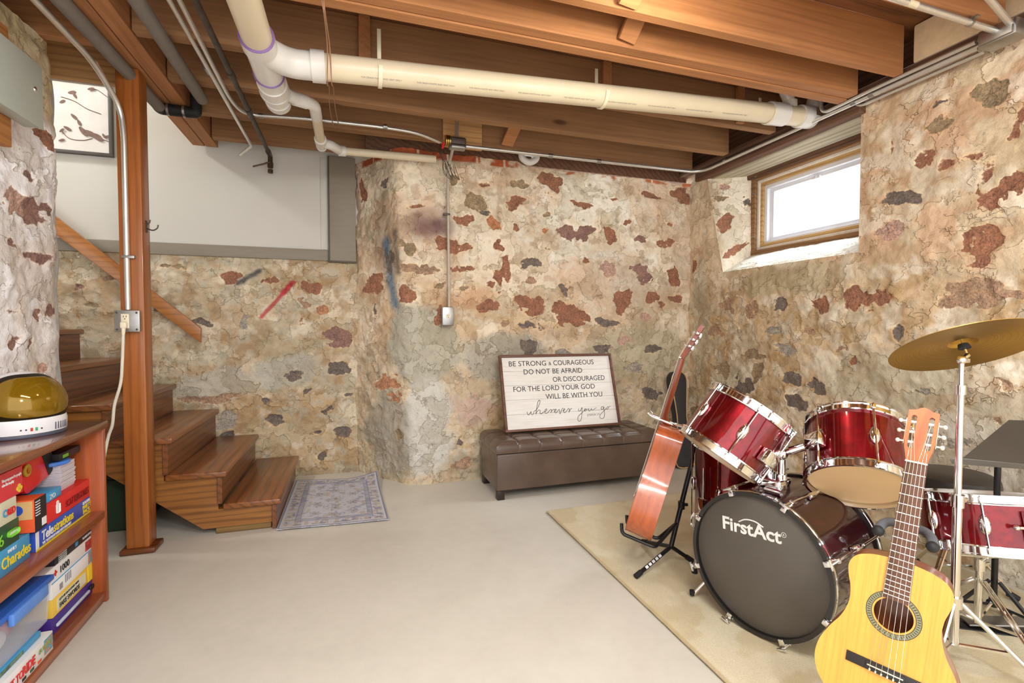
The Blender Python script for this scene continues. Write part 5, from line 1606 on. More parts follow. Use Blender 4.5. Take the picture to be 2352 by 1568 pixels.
def inv(x, y):
    u = v = .5
    for _ in range(12):
        p = (C0[0]*(1-u)+C0[1]*u)*(1-v)+(C0[3]*(1-u)+C0[2]*u)*v
        du = (C0[1]-C0[0])*(1-v)+(C0[2]-C0[3])*v
        dv = (C0[3]-C0[0])*(1-u)+(C0[2]-C0[1])*u
        J = np.stack([du, dv], 1); d_ = np.linalg.solve(J, np.array([x, y])-p)
        u += d_[0]; v += d_[1]
    return u, v
STR = [[(528, 1110), (540, 1158), (562, 1160), (590, 1118), (600, 1108), (598, 1138), (615, 1160), (640, 1140), (650, 1100), (672, 1092)],
 [(672, 1092), (710, 1050), (750, 965), (757, 918), (737, 912), (715, 960), (695, 1060), (682, 1152)], [(684, 1140), (708, 1100), (740, 1075), (757, 1090), (755, 1130), (778, 1140), (815, 1112), (850, 1098), (878, 1074), (870, 1055), (846, 1075), (840, 1112), (862, 1132), (895, 1115), (930, 1078), (948, 1062), (962, 1075), (948, 1122)],
 [(950, 1118), (965, 1088), (998, 1060), (1014, 1066)], [(1010, 1104), (1042, 1078), (1040, 1055), (1018, 1075), (1014, 1108), (1036, 1122), (1064, 1100), (1098, 1060), (1104, 1090), (1108, 1130), (1122, 1126), (1158, 1044), (1176, 1042)],
 [(1166, 1090), (1200, 1068), (1196, 1048), (1176, 1070), (1176, 1104), (1200, 1114), (1236, 1084), (1264, 1046), (1280, 1048), (1286, 1064), (1276, 1110)], [(1278, 1108), (1294, 1072), (1318, 1046), (1336, 1048)],
 [(1458, 1040), (1454, 1078), (1480, 1084), (1508, 1046), (1522, 1022), (1520, 1080), (1514, 1140), (1500, 1215), (1475, 1254), (1445, 1246), (1434, 1215), (1450, 1172), (1500, 1126), (1560, 1076), (1588, 1046), (1566, 1048), (1560, 1074), (1580, 1084), (1602, 1064), (1592, 1046), (1622, 1054), (1652, 1042), (1642, 1070), (1662, 1080), (1696, 1044), (1702, 1036), (1702, 1060), (1722, 1064), (1760, 1040), (1790, 1020)],
 [(1928, 1000), (1896, 1005), (1880, 1034), (1896, 1050), (1922, 1034), (1936, 1004), (1938, 1060), (1946, 1128), (1930, 1184), (1895, 1204), (1856, 1190), (1852, 1158), (1890, 1110), (1962, 1050), (1984, 1010), (1980, 1034), (2000, 1044), (2020, 1020), (2008, 1000), (2036, 1004), (2066, 990)]]
mb = MB()
for st_ in STR:
    pts = []
    for q in st_:
        u_, v_ = inv(*q); pts.append((sx(u_), sy(v_), .0064))
    mb.tube(pts, .0019, 6, 4)
mb.bm.transform(Matrix.Translation((0, 0, .0064)) @ Matrix.Diagonal((1, 1, .35, 1)) @ Matrix.Translation((0, 0, -.0064)))
mb.build('script_lettering', INK, sg)

# ---------------------------------------------------------------- flat rugs
def cgrid(name, pos, nu, nv, colf, rough, thick, bumpscale=160, bstr=.6):
    s, t = np.meshgrid(np.linspace(0, 1, nu), np.linspace(0, 1, nv))
    P = pos(s, t)
    me = bpy.data.meshes.new(name)
    idx = np.arange(nu*nv).reshape(nv, nu)
    f = np.stack([idx[:-1, :-1], idx[:-1, 1:], idx[1:, 1:], idx[1:, :-1]], -1).reshape(-1, 4)
    bm = bmesh.new()
    me.from_pydata(P.reshape(-1, 3).tolist(), [], f.tolist())
    a = me.attributes.new('weave', 'FLOAT_COLOR', 'POINT')
    q = np.ones((nu*nv, 4), np.float32); q[:, :3] = colf(s, t).reshape(-1, 3); a.data.foreach_set('color', q.reshape(-1))
    bm.from_mesh(me)
    r_ = bmesh.ops.solidify(bm, geom=bm.faces[:], thickness=thick)
    bm.to_mesh(me); bm.free()
    me.polygons.foreach_set('use_smooth', [True]*len(me.polygons)); me.set_sharp_from_angle(angle=.7)
    m, nt, b = base(name+'_weave')
    at = nd(nt, 'ShaderNodeAttribute', attribute_name='weave')
    n1 = noise(nt, coords(nt), bumpscale, 4, .7)
    r1 = ramp(nt, [(.3, (.84, .83, .81, 1)), (.65, (1.03, 1.03, 1.03, 1))]); nt.links.new(n1.outputs['Fac'], r1.inputs[0])
    nt.links.new(mix(nt, at.outputs['Color'], r1.outputs[0], 1, 'MULTIPLY'), b.inputs['Base Color'])
    b.inputs['Roughness'].default_value = rough; b.inputs['Sheen Weight'].default_value = .15
    bumpn(nt, b, n1.outputs['Fac'], bstr, .004)
    me.materials.append(m)
    o = bpy.data.objects.new(name, me); col.objects.link(o); WM[o.name] = Matrix()
    return o
a, b_, c, d = onz(635, 1220), onz(893, 1196), onz(868, 1092), onz(680, 1106)
c = V((.165, 3.79, 0)); d = V((d.x, d.y, 0))
A4 = [np.array(p) for p in (a, b_, c, d)]
def mpos(s, t):
    s, t = s[..., None], t[..., None]
    P = (A4[0]*(1-s)+A4[1]*s)*(1-t)+(A4[3]*(1-s)+A4[2]*s)*t
    P[..., 2] = .0065+.001*np.sin(9*s[..., 0])
    k = np.clip((s[..., 0]+t[..., 0]-1.55)/.45, 0, 1)
    P[..., 2] += .055*k*k
    P[..., 1] -= .01*k
    return P
def mcol(s, t):
    Wm, Hm = .60, .85
    x, y = (s-.5)*Wm, (t-.5)*Hm
    ex = np.minimum(s, 1-s)*Wm; ey = np.minimum(t, 1-t)*Hm; e = np.minimum(ex, ey)
    c = np.zeros(s.shape+(3,)); c[:] = L3((196, 196, 204))
    blue = (118, 122, 152); tan = (176, 160, 136); grey = (148, 150, 168)
    fl = fbm(s*Wm, t*Hm, 42, 3, 101)
    c = lay(c, grey, sst(.60, .66, fl)*.8)
    c = lay(c, tan, sst(.62, .68, fbm(s*Wm, t*Hm, 30, 3, 105))*.6)
    def bandm(lo, hi): return ((e > lo) & (e < hi)).astype(float)
    c = lay(c, blue, bandm(0, .012)*.95)
    c = lay(c, (206, 204, 206), bandm(.012, .022))
    fb = .5+.5*np.sin(np.where(ex < ey, y, x)*2*np.pi/.055)
    c = lay(c, tan, bandm(.026, .078)*sst(.6, .8, fb)*.7)
    c = lay(c, blue, bandm(.03, .074)*sst(.55, .6, fl)*.6)
    c = lay(c, blue, bandm(.080, .086)*.8); c = lay(c, grey, bandm(.086, .108)*(.5+.4*sst(.45, .55, fl))); c = lay(c, blue, bandm(.108, .113)*.8)
    for (mx, my, r0) in ((0, 0, .05), (0, .16, .04), (0, -.16, .04), (-.11, .08, .035), (.11, .08, .035), (-.11, -.08, .035), (.11, -.08, .035), (-.11, .24, .03), (.11, .24, .03), (-.11, -.24, .03), (.11, -.24, .03), (0, .28, .03), (0, -.28, .03)):
        rr = np.hypot((x-mx), (y-my)); an = np.arctan2(y-my, x-mx); pet = r0*(.75+.25*np.cos(6*an))
        c = lay(c, blue, sst(.006, .0, np.abs(rr-pet))*.8); c = lay(c, tan, sst(.008, 0, np.abs(rr-pet*.6))*.8); c = lay(c, (112, 108, 118), sst(r0*.3, r0*.22, rr)*.8)
    return c
o = cgrid('door_mat', mpos, 190, 250, mcol, .95, -.005, 500, .3)
tag(o, 'small patterned blue-grey rug with one curled corner beside the bottom step', 'rug')
def cpos(s, t):
    P = np.zeros(s.shape+(3,))
    P[..., 0] = 1.128+(2.70-1.128)*s; P[..., 1] = -.6+(2.765+.6)*t+.03*s
    e = np.minimum(s*1.57, np.minimum(t, 1-t)*3.36)
    P[..., 2] = .013-.007*np.clip(1-e/.03, 0, 1)**2+.0035*(fbm(P[..., 0], P[..., 1], 20, 3, 110)-.5)
    return P
def ccol(s, t):
    X, Y = 1.128+1.57*s, -.6+3.36*t
    c = np.zeros(s.shape+(3,)); c[:] = L3((222, 208, 172))
    c = lay(c, (206, 188, 146), sst(.48, .62, fbm(X, Y, 3.5, 4, 115))*.7)
    c = lay(c, (230, 220, 190), sst(.5, .62, fbm(X, Y, 9, 4, 118))*.6)
    c = lay(c, (188, 164, 116), sst(.012, .008, s*1.57)*.7)
    return c
o = cgrid('area_rug', cpos, 220, 420, ccol, .95, -.006, 240, .8)
tag(o, 'large cream pile rug under the drums and guitars', 'rug')

# small black case with tan piping in the corner
yc = 3.30
cc = ony(1573, 980, yc)
kx = (ony(1600, 980, yc).x-cc.x)/27.0
prof_ = [(0, 105), (10, 103), (17, 94), (18, 80), (14, 45), (11.5, 15), (13, -5), (19, -30), (23.5, -58), (20, -78), (8, -83), (0, -83)]
bz_ = cc.z-83*kx
out = catmull([V((p[0]*kx, (p[1]+83)*kx, 0)) for p in prof_], 5)
loop = [(p.x, p.y) for p in out]+[(-p.x, p.y) for p in out[-2:0:-1]]
lean = math.radians(8)
MC = frame((cc.x, yc, .004), (1, 0, 0), (0, math.sin(lean), math.cos(lean)), (0, -math.cos(lean), math.sin(lean)))
kc = (cc.z+105*kx)/(188*kx)/math.cos(lean)
kc = 1.0+(bz_)/(188*kx)
ck = thing('instrument_case', 'slim waisted black case with tan piping standing in the corner behind the guitar', 'instrument case', MC)
mb = MB(); mb.prism([(p[0], p[1]*kc) for p in loop], -.05, .02, bev=.006); mb.build('case_body', mat('black_case_vinyl', (52, 52, 54), .6, 0, .1, 20), ck)
mb = MB(); mb.tube([V((p[0]*.95, p[1]*kc*.99+.003, .0205)) for p in loop[::2]], .0042, 6, closed=True); mb.build('piping', mat('tan_piping', (206, 166, 112), .6), ck)
mb = MB(); mb.tube(bend([(-.015, .30*kc, .02), (-.015, .30*kc, .04), (.025, .30*kc, .04), (.025, .30*kc, .02)], .01), .005, 8); mb.build('handle', CHROME, ck)

# bare bulb above the frame
bl = thing('ceiling_bulb', 'bare glowing bulb in a white socket at the top edge between the joists', 'light bulb', (1.12, 1.46, 2.37))
mb = MB(); mb.lathe([(0, .06), (.02, .06), (.02, .03), (.028, .0), (.022, -.028), (0, -.038)], M=Matrix.Translation((1.12, 1.46, 2.385)), n=20)
m, nt, b = base('bulb_glow'); b.inputs['Emission Color'].default_value = (1, .88, .7, 1); b.inputs['Emission Strength'].default_value = 6
n1 = noise(nt, coords(nt), 4); r = ramp(nt, [(0, (255, 240, 220)), (1, (255, 246, 232))]); nt.links.new(n1.outputs['Fac'], r.inputs[0]); nt.links.new(r.outputs[0], b.inputs['Base Color'])
mb.build('bulb', m, bl, True)
mb = MB(); mb.cyl((1.12, 1.46, 2.445), (1.12, 1.46, 2.50), .035, .05, 20); mb.box((1.02, 1.41, 2.50), (1.22, 1.51, 2.52)); mb.box((1.09, 1.405, 2.50), (1.15, 1.765, 2.53)); mb.build('socket', WHITE, bl, True)
# ---------------------------------------------------------------- drums
def redshell(name, c0, c1):
    m, nt, b = base(name)
    vec = coords(nt)
    n1 = noise(nt, vec, 22, 5, .7); r = ramp(nt, [(.3, c0), (.7, c1)])
    nt.links.new(n1.outputs['Fac'], r.inputs[0]); nt.links.new(r.outputs[0], b.inputs['Base Color'])
    b.inputs['Metallic'].default_value = .8; b.inputs['Roughness'].default_value = .3
    b.inputs['Coat Weight'].default_value = 1; b.inputs['Coat Roughness'].default_value = .04
    return m
SHELL = redshell('red_lacquer', (92, 3, 12), (140, 9, 21))
SHELLB = redshell('maroon_lacquer', (50, 13, 20), (76, 24, 32))
HEADC = mat('cream_drumhead', (232, 196, 146), .5, 0, .05, 5)
HEADW = mat('white_drumhead', (226, 222, 212), .5, 0, .03, 5)
HEADB = mat('black_drumhead', (90, 84, 76), .4, 0, .08, 4)
HOOPB = mat('black_hoop', (28, 26, 26), .25, 0, .1, 10, coat=.6)

def hoop(t, r, z, name, up=1, w=.022, m=CHROME):
    mb = MB()
    mb.lathe([(r+.001, z-.006*up), (r+.010, z-.006*up), (r+.011, z-.002*up), (r+.006, z), (r+.005, z+w*up), (r+.010, z+w*up), (r+.010, z+(w+.004)*up), (r+.001, z+(w+.004)*up), (r+.001, z-.006*up)], n=56)
    return mb.build(name, m, t)
def drum(name, label, c_top, n, R, L, lugs, ph=0, cat='drum', top=HEADW, bot=HEADC, sm=SHELL, hint=(0, 0, 1), long_lug=.5):
    n = V(n).normalized()
    M = axis_frame(V(c_top)-n*L, n, hint)
    t = thing(name, label, cat, M)
    mb = MB(); mb.lathe([(R-.006, 0), (R, 0), (R, L), (R-.006, L), (R-.006, 0)], n=64); mb.build('shell', sm, t)
    mb = MB(); mb.lathe([(0, L+.006), (R-.008, L+.006), (R+.001, L-.002), (R+.001, L-.008)], n=56); mb.build('batter_head', top, t)
    mb = MB(); mb.lathe([(0, -.006), (R-.008, -.006), (R+.001, .002), (R+.001, .008)], n=56); mb.build('resonant_head', bot, t)
    hoop(t, R, L-.004, 'top_hoop', 1); hoop(t, R, .004, 'bottom_hoop', -1)
    for k in range(lugs):
        a = ph+2*math.pi*k/lugs; c, s = math.cos(a), math.sin(a)
        F = frame((c*(R+.002), s*(R+.002), L*.5), (-s, c, 0), (0, 0, 1), (c, s, 0))
        mb = MB(); mb.ball((0, 0, .004), .016, (1, 2.1, .7), M=F, n=16); lg = mb.build('lug', CHROME, t)
        mb = MB()
        mb.cyl((0, -L*.5-.008, .012), (0, L*.5+.02, .012), .0035, M=F, n=8)
        mb.box((-.007, L*.5-.004, .004), (.007, L*.5+.016, .017), .003, M=F); mb.box((-.007, -L*.5-.016, .004), (.007, -L*.5+.004, .017), .003, M=F)
        mb.build('tension_rod', CHROME, lg)
    return t, M
def dirv(az, el):
    az, el = math.radians(az), math.radians(el)
    return V((math.cos(az)*math.cos(el), math.sin(az)*math.cos(el), math.sin(el)))

# bass drum
bc_ = V((1.395, 1.391, .282)); bnv = dirv(-163, 0.0); BR_, BLn = .252, .40
MBD = axis_frame(bc_-bnv*(BLn), bnv, (0, 0, 1))      # +x up, z towards the front head
t = thing('bass_drum', 'large maroon bass drum with a black front head lettered in white', 'bass drum', MBD)
BD = t
mb = MB(); mb.lathe([(BR_-.008, .012), (BR_, .012), (BR_, BLn-.012), (BR_-.008, BLn-.012), (BR_-.008, .012)], n=80); mb.build('shell', SHELLB, t)
mb = MB(); mb.lathe([(0, BLn-.006), (BR_-.012, BLn-.006), (BR_-.004, BLn-.012)], n=72); hd = mb.build('front_head', HEADB, t)
mb = MB(); mb.lathe([(0, .006), (BR_-.012, .006), (BR_-.004, .012)], n=72); mb.build('back_head', HEADW, t)
for nm, z0, z1 in (('front_hoop', BLn-.03, BLn+.006), ('back_hoop', -.006, .03)):
    mb = MB(); mb.lathe([(BR_-.006, z0), (BR_+.008, z0), (BR_+.008, z1), (BR_-.006, z1), (BR_-.006, z0)], n=80); hp_ = mb.build(nm, HOOPB, t)
    mb = MB(); mb.lathe([(BR_+.0075, z0+.012), (BR_+.0095, z0+.014), (BR_+.0095, z1-.014), (BR_+.0075, z1-.012)], n=80); mb.build('chrome_inlay', CHROME, hp_)
for k in range(8):
    a = math.radians(22.5+45*k); c, s = math.cos(a), math.sin(a)
    for sgn in (1, -1):
        z0 = BLn if sgn > 0 else 0
        F = frame((c*(BR_+.006), s*(BR_+.006), z0), (-s, c, 0), (0, 0, sgn), (c, s, 0)) if sgn > 0 else frame((c*(BR_+.006), s*(BR_+.006), z0), (s, -c, 0), (0, 0, -1), (c, s, 0))
        mb = MB()
        mb.box((-.010, -.034, .002), (.010, .012, .010), .003, M=F); mb.box((-.010, .006, -.014), (.010, .013, .008), .003, M=F); mb.box((-.008, -.04, .008), (.008, -.022, .022), .003, M=F)
        mb.cyl((0, -.02, .016), (0, .022, .016), .005, M=F, n=8); mb.box((-.018, .018, .012), (.018, .026, .020), .003, M=F)
        if not (k in (3, 4) and False): mb.cyl((0, -.03, .016), (0, -BLn*.42, .016), .004, M=F, n=8)
        mb.build('claw', CHROME, t)
    F = frame((c*(BR_+.001), s*(BR_+.001), BLn*.5), (-s, c, 0), (0, 0, 1), (c, s, 0))
    mb = MB(); mb.box((-.009, -.03, 0), (.009, .03, .022), .006, M=F); mb.build('lug', CHROME, t)
# logo
ML = frame((0, 0, BLn-.0055), (0, -1, 0), (1, 0, 0), (0, 0, 1))
ML = MBD.inverted() @ frame(bc_-bnv*.0055, V((0, 0, 1)).cross(bnv), (0, 0, 1), bnv)
LOGO = mat('logo_white', (226, 226, 220), .45)
lx, lz = V((0, 0, 1)).cross(bnv), V((0, 0, 1))
def onhead(x, y):
    p = hit(x, y, bc_-bnv*.0055, bnv)-(bc_-bnv*.0055); return p.dot(lx), p.z
l0, l1 = onhead(1661, 1212), onhead(1796, 1249)
ltop = onhead(1661, 1184)
wd = l1[0]-l0[0]; lsl = math.atan2(l1[1]-l0[1], wd)
MLB = ML @ Matrix.Translation((l0[0], l0[1], 0)) @ Matrix.Rotation(lsl, 4, 'Z')
def fitword(s_, x0, x1, cap):
    o = text('lettering', s_, cap/.70, LOGO, hd, Matrix(), bold=.0016)
    a = np.empty(len(o.data.vertices)*3); o.data.vertices.foreach_get('co', a); a = a.reshape(-1, 3)
    w0, w1 = a[:, 0].min(), a[:, 0].max()
    o.data.transform(MLB @ Matrix.Translation((x0, 0, 0)) @ Matrix.Diagonal(((x1-x0)/(w1-w0), 1, 1, 1)) @ Matrix.Translation((-w0, 0, 0)))
capL = ltop[1]-l0[1]
fitword('First', 0, wd*.545, capL); fitword('Act', wd*.535, wd, capL)
text('lettering', 'R', .010, LOGO, hd, MLB @ Matrix.Translation((wd*1.025, capL*.62, 0)))
mb = MB(); h_ = ltop[1]-l0[1]
mb.tube([(wd*.30, h_*.85, 0), (wd*.42, h_*1.14, 0), (wd*.58, h_*1.16, 0), (wd*.72, h_*.88, 0)], .0026, 6, 6)
mb.bm.transform(MLB); mb.build('logo_swoosh', LOGO, hd); mb = MB()
mb.lathe([(.0075, 0), (.009, 0), (.009, .0006), (.0075, .0006)], M=Matrix.Translation((wd*1.025+.0036, capL*.62+.0036, 0)), n=20)
mb.bm.transform(MLB); mb.build('logo_ring', LOGO, hd)
# spurs and tom mount
axd = -bnv
side = V((0, 0, 1)).cross(axd).normalized()
for sgn, lb in ((1, 1), (-1, -1)):
    p0 = bc_+axd*.10+side*sgn*.215+V((0, 0, -.135)); p1 = bc_+axd*.03+side*sgn*.285; p1.z = .027
    mb = MB(); mb.cyl(p0, p1, .0075, n=12); mb.ball(p0, .02, n=12); sp = mb.build('spur', CHROME, t, True)
    mb = MB(); mb.cyl(p1+V((0, 0, .02)), p1-V((0, 0, -.001)), .012, .010, n=12); mb.build('rubber_tip', BLACKR, sp, True)
mt = bc_+axd*.125+V((0, 0, BR_-.004))
FM = frame(mt, axd, side, (0, 0, 1))
mb = MB(); mb.box((-.045, -.04, -.006), (.045, .04, .052), .008, M=FM, seg=3); mb.cyl((-.05, -.048, .012), (-.05, .01, .012), .012, M=FM, n=12); mtb = mb.build('tom_mount', CHROME, t, True)
nT1, nT2 = dirv(-15, 54), dirv(41.5, 48.5)
LT1, LT2 = .192, .212
cT1 = V((1.47, 1.492, .843))-nT1*.030
cT2 = V((1.811, 1.345, .765))-nT2*.012
for sgn, cT, nT, LT, RT_ in ((1, cT1, nT1, LT1, .163), (-1, cT2, nT2, LT2, .165)):
    b0 = FM @ V((-.0, .022*sgn, .05)); b1 = FM @ V((0, .022*sgn, .125))
    midd = cT-nT*LT*.62
    toward = (RT*.50-FW*.9) if sgn > 0 else (-RT-FW*.35); toward -= nT*toward.dot(nT); toward.normalize()
    at_ = midd+toward*(RT_+.004)
    k1 = b1+V((0, 0, .02))
    mb = MB()
    mb.cyl(b0, b1, .0135, n=16); mb.cyl(b0, b0+V((0, 0, .02)), .02, n=16); mb.ball(k1, .022, n=16); mb.cyl(k1+V((-.03, 0, 0)), k1+V((.03, .0, 0)), .008, n=10); mb.box(k1+V((.028, -.012, -.004)), k1+V((.036, .012, .004)), .002)
    mb.tube([k1, at_.lerp(k1, .35), at_], .0095, 12); mb.cyl(at_.lerp(k1, .75), at_.lerp(k1, .35), .015, n=14)
    mb.build('tom_arm', CHROME, t, True)
    mb = MB(); mb.box((-.026, -.034, -.006), (.026, .034, .03), .006, M=frame(at_, nT, nT.cross(toward)*-1 if False else toward.cross(nT), toward)); mb.cyl(at_+toward*.02+nT*.03, at_+toward*.02-nT*.03, .006, n=8)
    mb.build('tom_bracket', CHROME, t, True)
drum('rack_tom', 'tilted red rack tom with chrome hoops above the left side of the bass drum', cT1, nT1, .160, LT1, 6, math.radians(8))
drum('rack_tom', 'red rack tom showing its pale underside, behind the yellow guitar headstock', cT2, nT2, .157, LT2, 6, math.radians(14))
# floor tom
ft, MF = drum('floor_tom', 'tall maroon floor tom on chrome legs partly hidden behind the tilted rack tom', (1.735, 1.86, .585), (0, 0, 1), .185, .40, 6, math.radians(25), sm=SHELL)
for k in range(3):
    a = math.radians(185+120*k); c, s = math.cos(a), math.sin(a)
    x, y = 1.735+.205*c, 1.86+.205*s
    mb = MB(); mb.tube(bend([(x, y, .50), (x, y, .16), (x+.04*c, y+.04*s, .06), (x+.045*c, y+.045*s, .03)], .04), .0065, 10); mb.box((x-.018, y-.018, .30), (x+.018, y+.018, .36), .006); lgo = mb.build('leg', CHROME, ft, True)
    mb = MB(); mb.cyl((x+.046*c, y+.046*s, .0145), (x+.046*c, y+.046*s, .04), .014, .011, n=12); mb.build('rubber_foot', BLACKR, lgo, True)
# snare on its stand
sc_ = V((2.15, 1.128, .452)); dn = (sc_-EYE).normalized()
ns = V((.10, .235, 1.0)).normalized()
sn_top = sc_+ns*.075
sd_, MS_ = drum('snare_drum', 'shallow red snare drum on a chrome stand at the right edge of the photo', sn_top, ns, .178, .150, 8, math.radians(10), cat='snare drum', bot=HEADW)
mb = MB(); Fs = frame(sc_, RT, ns.cross(RT), ns)
pz = MS_.inverted() @ onx(2332, 1208, 2.10)
a_ = math.atan2(pz.y, pz.x)
c, s = math.cos(a_), math.sin(a_)
FS = frame((c*.18, s*.18, .075), (-s, c, 0), (0, 0, 1), (c, s, 0))
mb.box((-.014, -.05, 0), (.014, .05, .016), .004, M=FS); mb.cyl((-.05, 0, .018), (.04, 0, .022), .005, M=FS, n=8); mb.ball((-.05, 0, .018), .009, M=FS, n=10); mb.build('strainer', CHROME, sd_)
def tripod(t, p, z_hub, z_low, rad, ph, m=CHROME, r=.007, n=3, foot=BLACKR, strip=False, zf=.021):
    for k in range(n):
        a = ph+2*math.pi*k/n; c, s = math.cos(a), math.sin(a)
        f_ = V((p.x+rad*c, p.y+rad*s, zf+.014))
        mb = MB()
        if strip:
            for o_ in (-.008, .008):
                sdv = V((-s, c, 0))*o_
                mb.tube([V((p.x+.015*c, p.y+.015*s, z_hub))+sdv, f_+sdv*.6], r*.7, 6)
        else: mb.tube([V((p.x+.015*c, p.y+.015*s, z_hub)), f_], r, 8)
        mid_ = V((p.x+.015*c, p.y+.015*s, z_hub)).lerp(f_, .55)
        mb.tube([V((p.x+.012*c, p.y+.012*s, z_low)), mid_], r*.75, 6)
        lg = mb.build('leg', m, t, True)
        d_ = V((c, s, 0)); 
        mb = MB(); mb.cyl(f_-d_*.02+V((0, 0, .012)), f_+d_*.012+V((0, 0, -.004)), .014, .012, n=12); mb.build('rubber_foot', foot, lg, True)
t = thing('snare_stand', 'chrome tripod stand carrying the snare drum', 'stand', (sc_.x, sc_.y, .014))
sb = sc_-ns*.105
hub = V((sc_.x, sc_.y, .30))
mb = MB(); mb.tube([V((sc_.x, sc_.y, .075)), hub], .0115, 14); mb.tube([hub, sb-V((0, 0, .02))], .0085, 12); mb.cyl(hub-V((0, 0, .03)), hub+V((0, 0, .012)), .017, n=14); mb.box(hub+V((.01, -.006, -.02)), hub+V((.05, .006, -.008)), .002); mb.build('pole', CHROME, t, True)
for k in range(3):
    a = math.radians(200+120*k)
    e1_ = Fs @ V((.165*math.cos(a), .165*math.sin(a), -.103)); e2_ = Fs @ V((.198*math.cos(a), .198*math.sin(a), -.085)); e3_ = Fs @ V((.198*math.cos(a), .198*math.sin(a), -.055))
    mb = MB(); mb.tube(bend([sb-V((0, 0, .02)), e1_, e2_, e3_], .02), .0055, 8); mb.build('basket_arm', CHROME, t, True)
tripod(t, V((sc_.x, sc_.y, 0)), .235, .085, .27, math.radians(10), strip=True)
# cymbal and its stand
cyc = V((1.870, 1.041, 1.095)); cyn = dirv(68.9, 62.9)
t = thing('cymbal', 'brass crash cymbal tilted on its stand at the right, seen from below', 'cymbal', axis_frame(cyc, cyn))
mb = MB(); mb.lathe([(.006, .024), (.018, .022), (.034, .010), (.04, .004), (.10, -.002), (.20, -.013), (.2, -.0145), (.10, -.0035), (.039, .0022), (.033, .008), (.017, .0205), (.006, .0225), (.006, .024)], n=96)
m, nt, b = base('cymbal_bronze')
tcn = nd(nt, 'ShaderNodeTexCoord'); sp_ = nd(nt, 'ShaderNodeSeparateXYZ'); nt.links.new(tcn.outputs['Object'], sp_.inputs[0])
ln_ = nd(nt, 'ShaderNodeVectorMath', operation='LENGTH'); nt.links.new(tcn.outputs['Object'], ln_.inputs[0])
cb_ = nd(nt, 'ShaderNodeCombineXYZ'); nt.links.new(ln_.outputs['Value'], cb_.inputs[0])
n1 = noise(nt, cb_.outputs[0], 260, 2); r = ramp(nt, [(.3, (168, 128, 52)), (.7, (206, 164, 84))]); nt.links.new(n1.outputs['Fac'], r.inputs[0]); nt.links.new(r.outputs[0], b.inputs['Base Color'])
b.inputs['Metallic'].default_value = .9; b.inputs['Roughness'].default_value = .34; b.inputs['Anisotropic'].default_value = .75
tg = nd(nt, 'ShaderNodeTangent'); tg.direction_type = 'RADIAL'; tg.axis = 'Z'; nt.links.new(tg.outputs[0], b.inputs['Tangent'])
bumpn(nt, b, n1.outputs['Fac'], .08, .001)
mb.build('plate', m, t)
t = thing('cymbal_stand', 'tall chrome stand under the brass cymbal in front of the snare drum', 'stand', (cyc.x, cyc.y, .014))
px_, py_ = 1.832, 1.022
mb = MB(); mb.tube([(px_, py_, .13), (px_, py_, .60)], .0125, 16); mb.build('lower_tube', CHROME, t, True)
tp = cyc-cyn*.04
mb = MB(); mb.tube([(px_, py_, .59), (px_, py_, .955)], .0098, 14); mb.cyl((px_, py_, .575), (px_, py_, .615), .0175, n=16); mb.box((px_+.012, py_-.006, .585), (px_+.045, py_+.006, .60), .003); mb.build('middle_tube', CHROME, t, True)
mb = MB(); mb.tube([(px_, py_, .95), (px_, py_, 1.045), tp], .0078, 12); mb.cyl((px_, py_, .935), (px_, py_, .965), .014, n=14); mb.ball((px_, py_, 1.045), .014, n=12); mb.box((px_+.008, py_-.006, 1.035), (px_+.034, py_+.006, 1.05), .003); mb.cyl(tp, cyc+cyn*.05, .004, n=8); mb.build('upper_tube', CHROME, t, True)
mb = MB(); mb.cyl(cyc-cyn*.016, cyc-cyn*.002, .017, .014, n=20); mb.cyl(cyc+cyn*.026, cyc+cyn*.036, .018, n=18); mb.build('felt_washer', mat('dark_felt', (46, 44, 42), .9), t, True)
mb = MB(); mb.cyl((px_, py_, .25), (px_, py_, .285), .02, n=16); mb.box((px_-.045, py_-.006, .26), (px_-.01, py_+.006, .275), .003); mb.build('collar', CHROME, t, True)
tripod(t, V((px_, py_, 0)), .265, .13, .24, math.radians(-45), r=.0075)
# throne
thc = V((2.455, 1.387, .49))
t = thing('drum_throne', 'round black padded drum stool behind the snare drum', 'stool', (thc.x, thc.y, .014))
mb = MB(); mb.lathe([(0, -.035), (.13, -.035), (.148, -.028), (.153, -.005), (.148, .02), (.13, .032), (.06, .037), (0, .037)], M=Matrix.Translation(thc), n=48); mb.build('seat', mat('black_vinyl', (62, 58, 54), .38, 0, .06, 8), t, True)
mb = MB(); mb.tube([thc+V((0, 0, -.036)), V((thc.x, thc.y, .11))], .013, 14); mb.cyl(thc+V((0, 0, -.05)), thc+V((0, 0, -.036)), .05, n=20); mb.build('post', CHROME, t, True)
tripod(t, V((thc.x, thc.y, 0)), .27, .12, .20, math.radians(70), strip=True)
